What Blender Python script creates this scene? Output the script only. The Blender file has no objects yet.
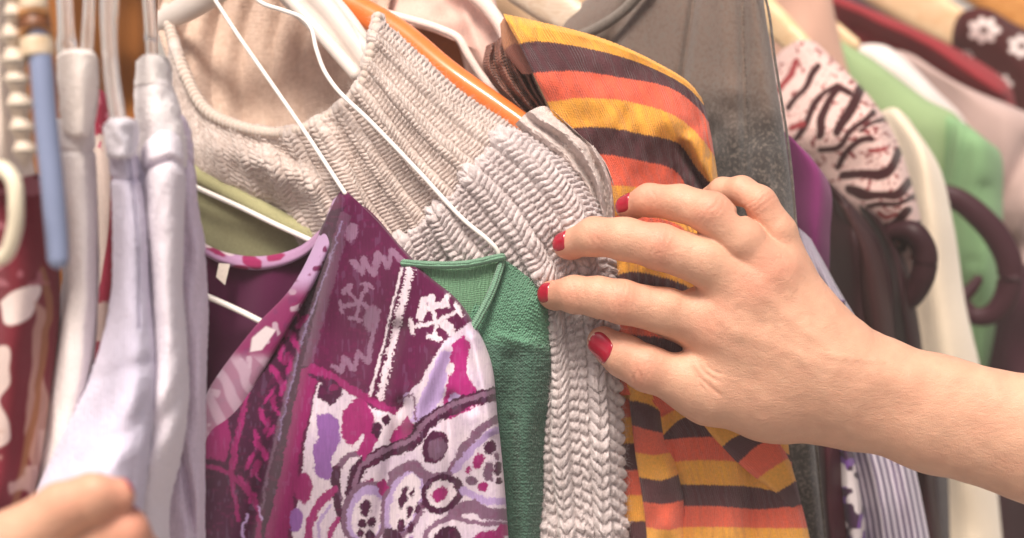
import bpy, math, random
import numpy as np

# ------------------------------------------------------------------ basics
W, H = 1024, 538
LENS = 50.0
FP = W * LENS / 36.0
PITCH = math.radians(-12.0)
CAMZ = 1.45
CP, SP = math.cos(PITCH), math.sin(PITCH)
PXM = 0.64 / FP                      # metres per photo pixel at the hand

scn = bpy.context.scene
COL = scn.collection
rng = np.random.default_rng(7)


def to_world(a):
    """(..,3) array of (photo x, photo y, distance in metres) -> world points."""
    a = np.asarray(a, dtype=np.float64)
    x = (a[..., 0] - W / 2) / FP
    y = -(a[..., 1] - H / 2) / FP
    dy = CP - y * SP
    dz = SP + y * CP
    t = a[..., 2] / dy
    return np.stack([x * t, a[..., 2], CAMZ + dz * t], -1)


def lin(h):
    if isinstance(h, str):
        h = h.lstrip('#')
        c = np.array([int(h[i:i + 2], 16) / 255.0 for i in (0, 2, 4)])
    else:
        c = np.array(h) / 255.0
    return np.where(c <= 0.04045, c / 12.92, ((c + 0.055) / 1.055) ** 2.4)


def noise2(u, v, seed=0):
    """smooth value noise, period-free, in roughly -1..1"""
    r = np.random.default_rng(seed + 101)
    T = r.uniform(-1, 1, (64, 64))
    u = np.asarray(u, float); v = np.asarray(v, float)
    i = np.floor(u).astype(int); j = np.floor(v).astype(int)
    fu = u - i; fv = v - j
    fu = fu * fu * (3 - 2 * fu); fv = fv * fv * (3 - 2 * fv)
    g = lambda a, b: T[a % 64, b % 64]
    return (g(i, j) * (1 - fu) + g(i + 1, j) * fu) * (1 - fv) + (g(i, j + 1) * (1 - fu) + g(i + 1, j + 1) * fu) * fv


def sstep(a, b, x):
    t = np.clip((x - a) / (b - a), 0, 1)
    return t * t * (3 - 2 * t)


def crom(P, n, ts=None):
    """cubic interpolation (n samples) through P (k,...) along axis 0."""
    P = np.asarray(P, float)
    k = len(P)
    if ts is None:
        dd = np.sqrt((np.diff(P, axis=0)[..., :2] ** 2).sum(-1))
        while dd.ndim > 1:
            dd = dd.mean(-1)
        dd = np.maximum(dd, 1e-6) ** 0.75
        ts = np.concatenate([[0], np.cumsum(dd)])
        ts /= ts[-1]
    m = np.zeros_like(P)
    if k > 2:
        h = np.diff(ts)
        sh = (-1,) + (1,) * (P.ndim - 1)
        s = np.diff(P, axis=0) / h.reshape(sh)
        w0 = (h[1:] / (h[:-1] + h[1:])).reshape(sh)
        m[1:-1] = s[:-1] * w0 + s[1:] * (1 - w0)
        m[0] = s[0]; m[-1] = s[-1]
    else:
        m[0] = m[1] = (P[1] - P[0]) / (ts[1] - ts[0])
    t = np.linspace(0, 1, n) if np.isscalar(n) else np.asarray(n)
    i = np.clip(np.searchsorted(ts, t, side='right') - 1, 0, k - 2)
    h = ts[i + 1] - ts[i]
    x = (t - ts[i]) / h
    sh = (-1,) + (1,) * (P.ndim - 1)
    x = x.reshape(sh); h = h.reshape(sh)
    return ((2 * x ** 3 - 3 * x ** 2 + 1) * P[i] + (x ** 3 - 2 * x ** 2 + x) * h * m[i]
            + (-2 * x ** 3 + 3 * x ** 2) * P[i + 1] + (x ** 3 - x ** 2) * h * m[i + 1])


def mesh_obj(name, V, quads, mat, parent=None, col=None, uv=None, tris=None, smooth=True):
    V = np.asarray(V, np.float32)
    quads = np.asarray(quads, np.int32).reshape(-1, 4)
    me = bpy.data.meshes.new(name)
    nt = 0 if tris is None else len(tris)
    me.vertices.add(len(V)); me.vertices.foreach_set('co', V.ravel())
    nl = quads.size + nt * 3
    me.loops.add(nl)
    idx = quads.ravel()
    if nt:
        idx = np.concatenate([idx, np.asarray(tris, np.int32).ravel()])
    me.loops.foreach_set('vertex_index', idx)
    me.polygons.add(len(quads) + nt)
    st = np.arange(len(quads)) * 4
    if nt:
        st = np.concatenate([st, quads.size + np.arange(nt) * 3])
    me.polygons.foreach_set('loop_start', st.astype(np.int32))
    me.polygons.foreach_set('use_smooth', np.full(len(st), smooth))
    me.update(calc_edges=True)
    if uv is not None:
        l = me.uv_layers.new(name='UVMap')
        l.data.foreach_set('uv', np.asarray(uv, np.float32)[idx].ravel())
    if col is not None:
        a = me.attributes.new('Col', 'FLOAT_COLOR', 'POINT')
        c = np.ones((len(V), 4), np.float32); c[:, :3] = col
        a.data.foreach_set('color', c.ravel())
    me.validate(clean_customdata=False)
    o = bpy.data.objects.new(name, me)
    COL.objects.link(o)
    if mat is not None:
        me.materials.append(mat)
    if parent is not None:
        o.parent = parent
    return o


def tag(o, label, cat, group=None, kind=None):
    o['label'] = label
    if cat: o['category'] = cat
    if group: o['group'] = group
    if kind: o['kind'] = kind
    return o


def thing(name, label, cat, at=(512, 269, .65), group=None):
    o = bpy.data.objects.new(name, None)
    o.empty_display_size = 0.02
    COL.objects.link(o)
    return tag(o, label, cat, group)


def grid_faces(nv, nu, off=0, flip=False):
    i = np.arange(nv * nu).reshape(nv, nu) + off
    q = np.stack([i[:-1, :-1], i[:-1, 1:], i[1:, 1:], i[1:, :-1]], -1).reshape(-1, 4)
    return q[:, ::-1] if flip else q


def surf_normals(G):
    du = np.gradient(G, axis=1); dv = np.gradient(G, axis=0)
    n = np.cross(du, dv)
    n /= np.linalg.norm(n, axis=-1, keepdims=True) + 1e-12
    c = np.array([0, 0, CAMZ]) - G
    if (n * c).sum(-1).mean() < 0:
        n = -n
    return n


def sheet_grid(rows, nv, nu):
    rr = [crom(np.array(r, float), nu) for r in rows]
    return crom(np.stack(rr), nv)          # (nv,nu,3) in (px,py,d)


def cloth(name, rows, nv, nu, mat, parent=None, roll=(0.01, 0.01, 0, 0), rw=0.12, thick=0.0012,
          belly=0.012, depth=None, disp=None, col=None, sub=3, cov=None):
    """A piece of cloth: a front laid through rows of control points, a back behind it, edges turned away."""
    A = sheet_grid(rows, nv, nu)
    U, Vv = np.meshgrid(np.linspace(0, 1, nu), np.linspace(0, 1, nv))
    if np.isscalar(rw): rw = (rw,) * 4
    for e, amt, w in ((U, roll[0], rw[0]), (1 - U, roll[1], rw[1]), (Vv, roll[2], rw[2]), (1 - Vv, roll[3], rw[3])):
        if amt:
            k = np.clip(1 - e / w, 0, 1)
            A[..., 2] += amt * (1 - np.sqrt(np.maximum(1 - k * k, 0)))
    PX, PY = A[..., 0].copy(), A[..., 1].copy()
    if depth is not None:
        A[..., 2] += depth(U, Vv, PX, PY)
    G = to_world(A)
    N0 = surf_normals(G)
    if disp is not None:
        G = G + N0 * disp(U, Vv, PX, PY)[..., None]
    ln_u = np.linalg.norm(np.diff(G, axis=1), axis=-1).sum(1).mean()
    ln_v = np.linalg.norm(np.diff(G, axis=0), axis=-1).sum(0).mean()
    uv = np.stack([U * ln_u, Vv * ln_v], -1)
    C = None
    if col is not None:
        C = col(U, Vv, PX, PY) if callable(col) else np.broadcast_to(np.asarray(col, float), (nv, nu, 3))
    # back
    iu = np.unique(np.concatenate([np.arange(0, nu, sub), [nu - 1]]))
    iv = np.unique(np.concatenate([np.arange(0, nv, sub), [nv - 1]]))
    B = G[np.ix_(iv, iu)].copy()
    ub, vb = U[np.ix_(iv, iu)], Vv[np.ix_(iv, iu)]
    pr = np.minimum(1, np.minimum.reduce([ub, 1 - ub, vb, 1 - vb]) / 0.06)
    pr = np.sqrt(np.clip(1 - (1 - pr) ** 2, 0, 1))
    bel = np.sqrt(np.clip(np.sin(np.pi * ub), 0, 1)) * np.clip(np.sin(np.pi * vb), 0, 1) ** .3
    B += -N0[np.ix_(iv, iu)] * (thick * pr)[..., None]
    B[..., 1] += belly * bel
    Vall = np.concatenate([G.reshape(-1, 3), B.reshape(-1, 3)])
    # orient: is grid winding facing camera?
    n = np.cross(G[nv // 2, nu // 2 + 1] - G[nv // 2, nu // 2], G[nv // 2 + 1, nu // 2] - G[nv // 2, nu // 2])
    fl = np.dot(n, np.array([0, 0, CAMZ]) - G[nv // 2, nu // 2]) < 0
    Q = np.concatenate([grid_faces(nv, nu, 0, fl), grid_faces(len(iv), len(iu), nv * nu, not fl)])
    uva = np.concatenate([uv.reshape(-1, 2), uv[np.ix_(iv, iu)].reshape(-1, 2)])
    ca = None
    if C is not None:
        ca = np.concatenate([C.reshape(-1, 3), C[np.ix_(iv, iu)].reshape(-1, 3)])
    return mesh_obj(name, Vall, Q, mat, parent, ca, uva)


def sweep(path, rad, n=120, m=20, mat=None, name='tube', parent=None, col=None, flat=1.0, twist_up=(0, 0, 1),
          shape=None, caps=True, world=False, beads=None):
    """tube along a path of (px,py,d); rad in metres (scalar or list along the path)"""
    P = crom(np.array(path, float), n)
    C = P if world else to_world(P)
    T = np.gradient(C, axis=0); T /= np.linalg.norm(T, axis=1, keepdims=True)
    up = np.array(twist_up, float)
    S = np.cross(T, up); S /= np.linalg.norm(S, axis=1, keepdims=True) + 1e-9
    Nn = np.cross(S, T)
    if np.isscalar(rad):
        r = np.full(n, rad)
    else:
        r = np.interp(np.linspace(0, 1, n), np.linspace(0, 1, len(rad)), rad)
    if beads:
        sl = np.concatenate([[0], np.cumsum(np.linalg.norm(np.diff(C, axis=0), axis=1))])
        r = r * (1 + beads[1] * np.abs(np.sin(np.pi * sl / beads[0] + .8 * noise2(sl * 150, sl * 0, 3))))
    th = np.linspace(0, 2 * np.pi, m, endpoint=False)
    k = np.ones(m) if shape is None else shape(th)
    if caps:
        e = np.sin(np.linspace(0, np.pi / 2, 5))[:-1]
        # rounded ends
        head = [C[0] - T[0] * r[0] * math.sqrt(max(0, 1 - x * x)) for x in np.linspace(0.05, .97, 5)]
        tail = [C[-1] + T[-1] * r[-1] * math.sqrt(max(0, 1 - x * x)) for x in np.linspace(.97, .05, 5)]
        C = np.concatenate([head, C, tail])
        fr = np.linspace(.05, .97, 5)
        r = np.concatenate([r[0] * fr, r, r[-1] * fr[::-1]])
        S = np.concatenate([np.repeat(S[:1], 5, 0), S, np.repeat(S[-1:], 5, 0)])
        Nn = np.concatenate([np.repeat(Nn[:1], 5, 0), Nn, np.repeat(Nn[-1:], 5, 0)])
    L = len(C)
    G = C[:, None, :] + (r[:, None] * k)[..., None] * (np.cos(th)[None, :, None] * S[:, None, :] * flat + np.sin(th)[None, :, None] * Nn[:, None, :])
    i = np.arange(L * m).reshape(L, m)
    j = np.roll(i, -1, axis=1)
    Q = np.stack([i[:-1], j[:-1], j[1:], i[1:]], -1).reshape(-1, 4)
    V = G.reshape(-1, 3)
    V = np.concatenate([V, C[:1], C[-1:]])
    tr = [(L * m, i[0, (q + 1) % m], i[0, q]) for q in range(m)] + [(L * m + 1, i[-1, q], i[-1, (q + 1) % m]) for q in range(m)]
    ln = np.concatenate([[0], np.cumsum(np.linalg.norm(np.diff(C, axis=0), axis=1))])
    uv = np.stack(np.broadcast_arrays((th / (2 * np.pi) * 2 * np.pi * r.mean())[None, :], ln[:, None]), -1).reshape(-1, 2)
    uv = np.concatenate([uv, [[0, 0], [0, ln[-1]]]])
    cc = None
    if col is not None:
        cc = np.broadcast_to(np.asarray(col, float), (len(V), 3))
    return mesh_obj(name, V, Q, mat, parent, cc, uv, tris=tr)


# ------------------------------------------------------------------ materials
class NT:
    def __init__(self, name):
        self.m = bpy.data.materials.new(name); self.m.use_nodes = True
        self.t = self.m.node_tree; self.t.nodes.clear()
        self.out = self.n('ShaderNodeOutputMaterial')
        self.b = self.n('ShaderNodeBsdfPrincipled')
        self.l(self.b.outputs[0], self.out.inputs[0])

    def n(self, ty, **k):
        q = self.t.nodes.new(ty)
        for a, b in k.items():
            if a.startswith('i_'):
                q.inputs[a[2:].replace('_', ' ')].default_value = b
            else:
                setattr(q, a, b)
        return q

    def l(self, a, b): self.t.links.new(a, b)

    def math(self, op, a, b=None):
        q = self.n('ShaderNodeMath', operation=op)
        for s, x in ((0, a), (1, b)):
            if x is None: continue
            if isinstance(x, (int, float)): q.inputs[s].default_value = x
            else: self.l(x, q.inputs[s])
        return q.outputs[0]


def cloth_mat(name, color=None, weave='jersey', pitch=0.0014, bump=0.35, heather=0.12, rough=0.85, sheen=0.25,
              fuzz=0.3, hscale=900.0, transl=0.0, spec=0.25, dist=0.0006, hcol=None):
    """Procedural cloth: dye colour x fibre mottling, woven / knitted / ribbed relief."""
    N = NT(name); b = N.b
    if color is None:
        a = N.n('ShaderNodeAttribute', attribute_name='Col').outputs['Color']
    else:
        c = N.n('ShaderNodeRGB'); c.outputs[0].default_value = (*color, 1); a = c.outputs[0]
    uvn = N.n('ShaderNodeUVMap', uv_map='UVMap').outputs[0]
    tc = N.n('ShaderNodeTexCoord').outputs['Object']
    sep = N.n('ShaderNodeSeparateXYZ'); N.l(uvn, sep.inputs[0])
    # slight wander of the threads
    wn = N.n('ShaderNodeTexNoise', i_Scale=120.0, i_Detail=2.0); N.l(uvn, wn.inputs['Vector'])
    wob = N.math('MULTIPLY', N.math('SUBTRACT', wn.outputs['Fac'], 0.5), pitch * 1.2)
    x = N.math('ADD', sep.outputs[0], wob)
    y = N.math('ADD', sep.outputs[1], wob)
    kx = 2 * math.pi / pitch
    sx = N.math('SINE', N.math('MULTIPLY', x, kx))
    if weave == 'rib':
        h = N.math('ADD', N.math('MULTIPLY', sx, 0.8), N.math('MULTIPLY', N.math('SINE', N.math('MULTIPLY', y, kx * 1.6)), 0.3))
    elif weave == 'jersey':       # little V stitches
        tri = N.math('ABSOLUTE', N.math('SUBTRACT', N.math('FRACT', N.math('MULTIPLY', x, 1 / pitch)), 0.5))
        ph = N.math('SUBTRACT', N.math('MULTIPLY', y, 1.25 / pitch), N.math('MULTIPLY', tri, 1.6))
        s1 = N.math('SINE', N.math('MULTIPLY', ph, 2 * math.pi))
        s2 = N.math('COSINE', N.math('MULTIPLY', x, kx * 2))
        h = N.math('ADD', N.math('MULTIPLY', s1, 0.6), N.math('MULTIPLY', s2, 0.5))
    elif weave == 'plain':
        sy = N.math('SINE', N.math('MULTIPLY', y, kx))
        h = N.math('MULTIPLY', sx, sy)
    else:
        h = N.math('MULTIPLY', sx, 0.0)
    fn = N.n('ShaderNodeTexNoise', i_Scale=hscale, i_Detail=4.0, i_Roughness=0.7); N.l(tc, fn.inputs['Vector'])
    big = N.n('ShaderNodeTexNoise', i_Scale=45.0, i_Detail=3.0); N.l(tc, big.inputs['Vector'])
    hh = N.math('ADD', h, N.math('MULTIPLY', fn.outputs['Fac'], fuzz * 4))
    bp = N.n('ShaderNodeBump', i_Strength=bump, i_Distance=dist); N.l(hh, bp.inputs['Height'])
    N.l(bp.outputs[0], b.inputs['Normal'])
    # colour mottling
    f1 = N.math('MULTIPLY', N.math('SUBTRACT', fn.outputs['Fac'], 0.5), heather * 5)
    f2 = N.math('MULTIPLY', N.math('SUBTRACT', big.outputs['Fac'], 0.5), heather * 1.2)
    f3 = N.math('MULTIPLY', h, heather * 0.45)
    g = N.math('ADD', N.math('ADD', f1, f2), N.math('ADD', f3, 1.0))
    mx = N.n('ShaderNodeVectorMath', operation='SCALE'); N.l(a, mx.inputs[0]); N.l(g, mx.inputs['Scale'])
    if hcol is not None:
        rp = N.n('ShaderNodeValToRGB'); rp.color_ramp.elements[0].position = .5; rp.color_ramp.elements[1].position = .62
        N.l(fn.outputs['Fac'], rp.inputs[0])
        mm = N.n('ShaderNodeMix', data_type='RGBA'); N.l(rp.outputs[0], mm.inputs[0])
        N.l(mx.outputs[0], mm.inputs[6]); mm.inputs[7].default_value = (*hcol, 1)
        cs = mm.outputs[2]
    else:
        cs = mx.outputs[0]
    N.l(cs, b.inputs['Base Color'])
    b.inputs['Roughness'].default_value = rough
    b.inputs['Sheen Weight'].default_value = sheen
    b.inputs['Sheen Roughness'].default_value = 0.5
    b.inputs['Specular IOR Level'].default_value = spec
    if transl > 0:
        tr = N.n('ShaderNodeBsdfTranslucent'); N.l(cs, tr.inputs['Color']); N.l(bp.outputs[0], tr.inputs['Normal'])
        ms = N.n('ShaderNodeMixShader'); ms.inputs[0].default_value = transl
        N.l(b.outputs[0], ms.inputs[1]); N.l(tr.outputs[0], ms.inputs[2]); N.l(ms.outputs[0], N.out.inputs[0])
    return N.m


def plastic_mat(name, color, rough=0.35, trans=0.0, coat=0.0, grain=0.05, sss=0.0, spec=.5):
    N = NT(name); b = N.b
    tc = N.n('ShaderNodeTexCoord').outputs['Object']
    fn = N.n('ShaderNodeTexNoise', i_Scale=70.0, i_Detail=5.0); N.l(tc, fn.inputs['Vector'])
    g = N.math('ADD', N.math('MULTIPLY', N.math('SUBTRACT', fn.outputs['Fac'], 0.5), grain * 4), 1.0)
    c = N.n('ShaderNodeRGB'); c.outputs[0].default_value = (*color, 1)
    mx = N.n('ShaderNodeVectorMath', operation='SCALE'); N.l(c.outputs[0], mx.inputs[0]); N.l(g, mx.inputs['Scale'])
    N.l(mx.outputs[0], b.inputs['Base Color'])
    r = N.math('ADD', N.math('MULTIPLY', N.math('SUBTRACT', fn.outputs['Fac'], .5), .25), rough)
    N.l(r, b.inputs['Roughness'])
    b.inputs['Transmission Weight'].default_value = trans
    b.inputs['Coat Weight'].default_value = coat
    b.inputs['Specular IOR Level'].default_value = spec
    if sss:
        b.inputs['Subsurface Weight'].default_value = sss
        b.inputs['Subsurface Scale'].default_value = 0.004
    return N.m


def wood_mat(name, c1, c2, rough=0.45):
    N = NT(name); b = N.b
    tc = N.n('ShaderNodeTexCoord').outputs['Object']
    mp = N.n('ShaderNodeMapping'); N.l(tc, mp.inputs[0]); mp.inputs['Scale'].default_value = (14, 60, 60)
    mp.inputs['Rotation'].default_value = (0, math.radians(30), math.radians(20))
    fn = N.n('ShaderNodeTexNoise', i_Scale=4.0, i_Detail=6.0, i_Distortion=1.5); N.l(mp.outputs[0], fn.inputs['Vector'])
    rp = N.n('ShaderNodeValToRGB'); N.l(fn.outputs['Fac'], rp.inputs[0])
    rp.color_ramp.elements[0].color = (*c1, 1); rp.color_ramp.elements[1].color = (*c2, 1)
    rp.color_ramp.elements[0].position = .35; rp.color_ramp.elements[1].position = .65
    N.l(rp.outputs[0], b.inputs['Base Color'])
    bp = N.n('ShaderNodeBump', i_Strength=.15, i_Distance=.0005); N.l(fn.outputs['Fac'], bp.inputs['Height']); N.l(bp.outputs[0], b.inputs['Normal'])
    b.inputs['Roughness'].default_value = rough
    return N.m


# ------------------------------------------------------------------ printing helpers (fabric coordinates)
def seg_dist(X, Y, pts, closed=False):
    D = np.full(X.shape, 1e9)
    pts = list(pts)
    if closed: pts = pts + [pts[0]]
    for (ax, ay), (bx, by) in zip(pts[:-1], pts[1:]):
        dx, dy = bx - ax, by - ay
        t = np.clip(((X - ax) * dx + (Y - ay) * dy) / (dx * dx + dy * dy + 1e-9), 0, 1)
        D = np.minimum(D, np.hypot(X - ax - t * dx, Y - ay - t * dy))
    return D


def m_stroke(X, Y, pts, w, aa=0.8, smooth=True):
    if smooth and len(pts) > 2:
        pts = crom(np.array(pts, float), max(12, len(pts) * 6))
    return 1 - sstep(w / 2 - aa, w / 2 + aa, seg_dist(X, Y, [tuple(p[:2]) for p in pts]))


def m_poly(X, Y, pts, aa=0.8, smooth=False):
    if smooth:
        q = list(pts) + [pts[0]]
        pts = [tuple(p) for p in crom(np.array(q, float), len(q) * 6)[:-1]]
    ins = np.zeros(X.shape, bool)
    n = len(pts)
    for a in range(n):
        x1, y1 = pts[a]; x2, y2 = pts[(a + 1) % n]
        c = ((y1 > Y) != (y2 > Y)) & (X < (x2 - x1) * (Y - y1) / (y2 - y1 + 1e-12) + x1)
        ins ^= c
    d = seg_dist(X, Y, pts, True)
    d = np.where(ins, -d, d)
    return 1 - sstep(-aa, aa, d)


def m_ell(X, Y, cx, cy, rx, ry, ang=0, aa=0.8):
    a = math.radians(ang); c, s = math.cos(a), math.sin(a)
    x = (X - cx) * c + (Y - cy) * s; y = -(X - cx) * s + (Y - cy) * c
    r = np.sqrt((x / rx) ** 2 + (y / ry) ** 2)
    return 1 - sstep(-aa, aa, (r - 1) * min(rx, ry))


def paint(C, m, c):
    C += (np.asarray(c) - C) * m[..., None]
    return C
# ------------------------------------------------------------------ hands: one implicit body -> one continuous mesh
class Field:
    def __init__(s, xs, ys, zs):
        s.xs, s.ys, s.zs = xs, ys, zs
        s.f = np.full((len(xs), len(ys), len(zs)), 200.0, np.float32)

    def clone(s):
        g = Field.__new__(Field); g.xs, g.ys, g.zs = s.xs, s.ys, s.zs
        g.f = np.full_like(s.f, 200.0); return g

    def cap(s, a, b, ra, rb, k=5.0, zs=1.0, mode='add'):
        """tapered capsule a-b (photo px, photo px, depth px); zs flattens depth (>1 = thinner)"""
        a = np.array(a, float); b = np.array(b, float)
        mg = max(ra, rb) + k + 14
        lo = np.minimum(a, b) - mg; hi = np.maximum(a, b) + mg
        sl = []
        for ax, l, h in zip((s.xs, s.ys, s.zs), lo, hi):
            i0 = np.searchsorted(ax, l); i1 = np.searchsorted(ax, h)
            if i1 <= i0: return s
            sl.append(slice(i0, i1))
        X = s.xs[sl[0]][:, None, None].astype(np.float32)
        Y = s.ys[sl[1]][None, :, None].astype(np.float32)
        Z = s.zs[sl[2]][None, None, :].astype(np.float32) * zs
        A = a * (1, 1, zs); B = b * (1, 1, zs); d = B - A
        L2 = float((d * d).sum()) + 1e-9
        px, py, pz = X - A[0], Y - A[1], Z - A[2]
        t = np.clip((px * d[0] + py * d[1] + pz * d[2]) / L2, 0, 1)
        D = np.sqrt((px - t * d[0]) ** 2 + (py - t * d[1]) ** 2 + (pz - t * d[2]) ** 2) - (ra + (rb - ra) * t)
        old = s.f[tuple(sl)]
        if mode == 'add':
            h = np.maximum(k - np.abs(old - D), 0) / k
            s.f[tuple(sl)] = np.minimum(old, D) - h * h * k * 0.25
        else:
            h = np.maximum(k - np.abs(old + D), 0) / k
            s.f[tuple(sl)] = np.maximum(old, -D) + h * h * k * 0.25
        return s

    def chain(s, pts, k=5.0, zs=1.0):
        for p, q in zip(pts[:-1], pts[1:]):
            s.cap(p[:3], q[:3], p[3], q[3], k, zs)
        return s

    def ball(s, c, r, k=5.0, zs=1.0, mode='add'):
        return s.cap(c, (c[0] + .01, c[1], c[2]), r, r, k, zs, mode)


def smin(a, b, k):
    h = np.maximum(k - np.abs(a - b), 0) / k
    return np.minimum(a, b) - h * h * k * 0.25


def surface_nets(F):
    f = F.f
    s = f < 0
    c = s[:-1, :-1, :-1].astype(np.int8)
    tot = np.zeros_like(c)
    offs = [(i, j, k) for i in (0, 1) for j in (0, 1) for k in (0, 1)]
    nx, ny, nz = f.shape
    for o in offs:
        tot += s[o[0]:nx - 1 + o[0], o[1]:ny - 1 + o[1], o[2]:nz - 1 + o[2]]
    act = np.argwhere((tot > 0) & (tot < 8))
    idx = np.full(tot.shape, -1, np.int32); idx[tuple(act.T)] = np.arange(len(act))
    pos = np.zeros((len(act), 3)); cnt = np.zeros(len(act))
    for a in offs:
        for ax in range(3):
            if a[ax]: continue
            b = list(a); b[ax] = 1
            fa = f[tuple((act + a).T)]; fb = f[tuple((act + b).T)]
            m = (fa < 0) != (fb < 0)
            t = fa[m] / (fa[m] - fb[m])
            p = np.tile(np.array(a, float), (m.sum(), 1)); p[:, ax] = t
            pos[m] += p; cnt[m] += 1
    pos = act + pos / cnt[:, None]
    quads = []
    for ax in range(3):
        o1, o2 = [i for i in range(3) if i != ax]
        sl0 = [slice(None)] * 3; sl1 = [slice(None)] * 3
        sl0[ax] = slice(0, -1); sl1[ax] = slice(1, None)
        e = np.argwhere(s[tuple(sl0)] != s[tuple(sl1)])
        e = e[(e[:, o1] > 0) & (e[:, o2] > 0) & (e[:, o1] < f.shape[o1] - 1) & (e[:, o2] < f.shape[o2] - 1)]
        ins = s[tuple(e.T)]
        d1 = np.zeros(3, int); d1[o1] = 1; d2 = np.zeros(3, int); d2[o2] = 1
        q = np.stack([idx[tuple((e - d1 - d2).T)], idx[tuple((e - d2).T)], idx[tuple(e.T)], idx[tuple((e - d1).T)]], -1)
        fl = ins if ax != 1 else ~ins
        q[~fl] = q[~fl][:, ::-1]
        quads.append(q)
    P = np.stack([np.interp(pos[:, i], np.arange(len(a)), a) for i, a in enumerate((F.xs, F.ys, F.zs))], -1)
    return P, np.concatenate(quads), pos


def sample(f, pos):
    i = np.clip(np.floor(pos).astype(int), 0, np.array(f.shape) - 2); t = pos - i
    r = 0
    for a in (0, 1):
        for b in (0, 1):
            for c in (0, 1):
                w = (t[:, 0] if a else 1 - t[:, 0]) * (t[:, 1] if b else 1 - t[:, 1]) * (t[:, 2] if c else 1 - t[:, 2])
                r = r + w * f[i[:, 0] + a, i[:, 1] + b, i[:, 2] + c]
    return r


def grad_at(F, P, h=1.2):
    g = []
    for ax in range(3):
        v = []
        for sgn in (1, -1):
            Q = P.copy(); Q[:, ax] += sgn * h
            pos = np.stack([np.interp(Q[:, i], a, np.arange(len(a))) for i, a in enumerate((F.xs, F.ys, F.zs))], -1)
            v.append(sample(F.f, pos))
        g.append(v[0] - v[1])
    g = np.stack(g, -1)
    return g / (np.linalg.norm(g, axis=1, keepdims=True) + 1e-9)


def val_at(F, P):
    pos = np.stack([np.interp(P[:, i], a, np.arange(len(a))) for i, a in enumerate((F.xs, F.ys, F.zs))], -1)
    return sample(F.f, pos)


def unit(v):
    v = np.asarray(v, float); return v / np.linalg.norm(v)


def nail_mesh(F, name, tip, axis, normal, width, length, d0, pxm, mat, parent, lift=0.9, chip=None, n=(26, 22)):
    """a nail plate laid on the finger tip: marched onto the skin, then lifted and rounded"""
    a = unit(axis); nn = np.asarray(normal, float); nn = unit(nn - a * np.dot(nn, a)); s = np.cross(a, nn)
    ii = np.linspace(-.5, .5, n[0]); jj = np.linspace(-1, 1, n[1])
    I, J = np.meshgrid(ii, jj, indexing='ij')
    # outline: squarish-oval
    wj = width / 2 * (1 - 0.25 * np.clip(I * 2, 0, 1) ** 3 - 0.35 * np.clip(-I * 2 - .35, 0, 1) ** 2)
    li = length * (I + np.where(I > 0, -1, 1) * 0.10 * J ** 2 * np.abs(I) * 2)
    base = np.array(tip, float) + li[..., None] * a + (wj * J)[..., None] * s + nn * 30
    Q = base.reshape(-1, 3)
    lo = np.zeros(len(Q)); hi = np.full(len(Q), 60.0); t = lo.copy()
    for _ in range(70):
        v = val_at(F, Q - nn * t[:, None])
        t = t + np.clip(v, -2, 4) * 0.7
        t = np.clip(t, 0, 45)
    S = Q - nn * t[:, None]
    # smooth the marched surface so that the plate is one clean curve
    t2 = t.reshape(n)
    for _ in range(6):
        p = np.pad(t2, 1, mode='edge'); t2 = (p[1:-1, 1:-1] * 2 + p[2:, 1:-1] + p[:-2, 1:-1] + p[1:-1, 2:] + p[1:-1, :-2]) / 6
    edge = np.minimum.reduce([(0.5 - np.abs(I)) * 2 / 0.16, (1 - np.abs(J)) / 0.16])
    edge = np.sqrt(np.clip(1 - (1 - np.clip(edge, 0, 1)) ** 2, 0, 1))
    S = Q - nn * (t2.reshape(-1) - (lift * 2.0 * edge.reshape(-1) - lift * 0.9))[:, None]
    G = to_world(np.concatenate([S[:, :2], (d0 + S[:, 2] * pxm)[:, None]], 1))
    I2 = (I + .5).reshape(-1); J2 = J.reshape(-1)
    c = np.tile(lin('#a3102e'), (len(S), 1))
    nz = noise2(I2 * 9 + len(name), J2 * 5 + tip[0], 5)
    if chip is not None:                       # worn polish at the free edge and beside the cuticle
        w = np.maximum(sstep(chip[0], chip[0] + .04, I2 + nz * .07), sstep(chip[1], chip[1] - .04, I2 + nz * .05))
        c = c * (1 - w[:, None]) + lin('#e9c6b4') * w[:, None]
    return mesh_obj(name, G, grid_faces(*n), mat, parent, c)


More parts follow.
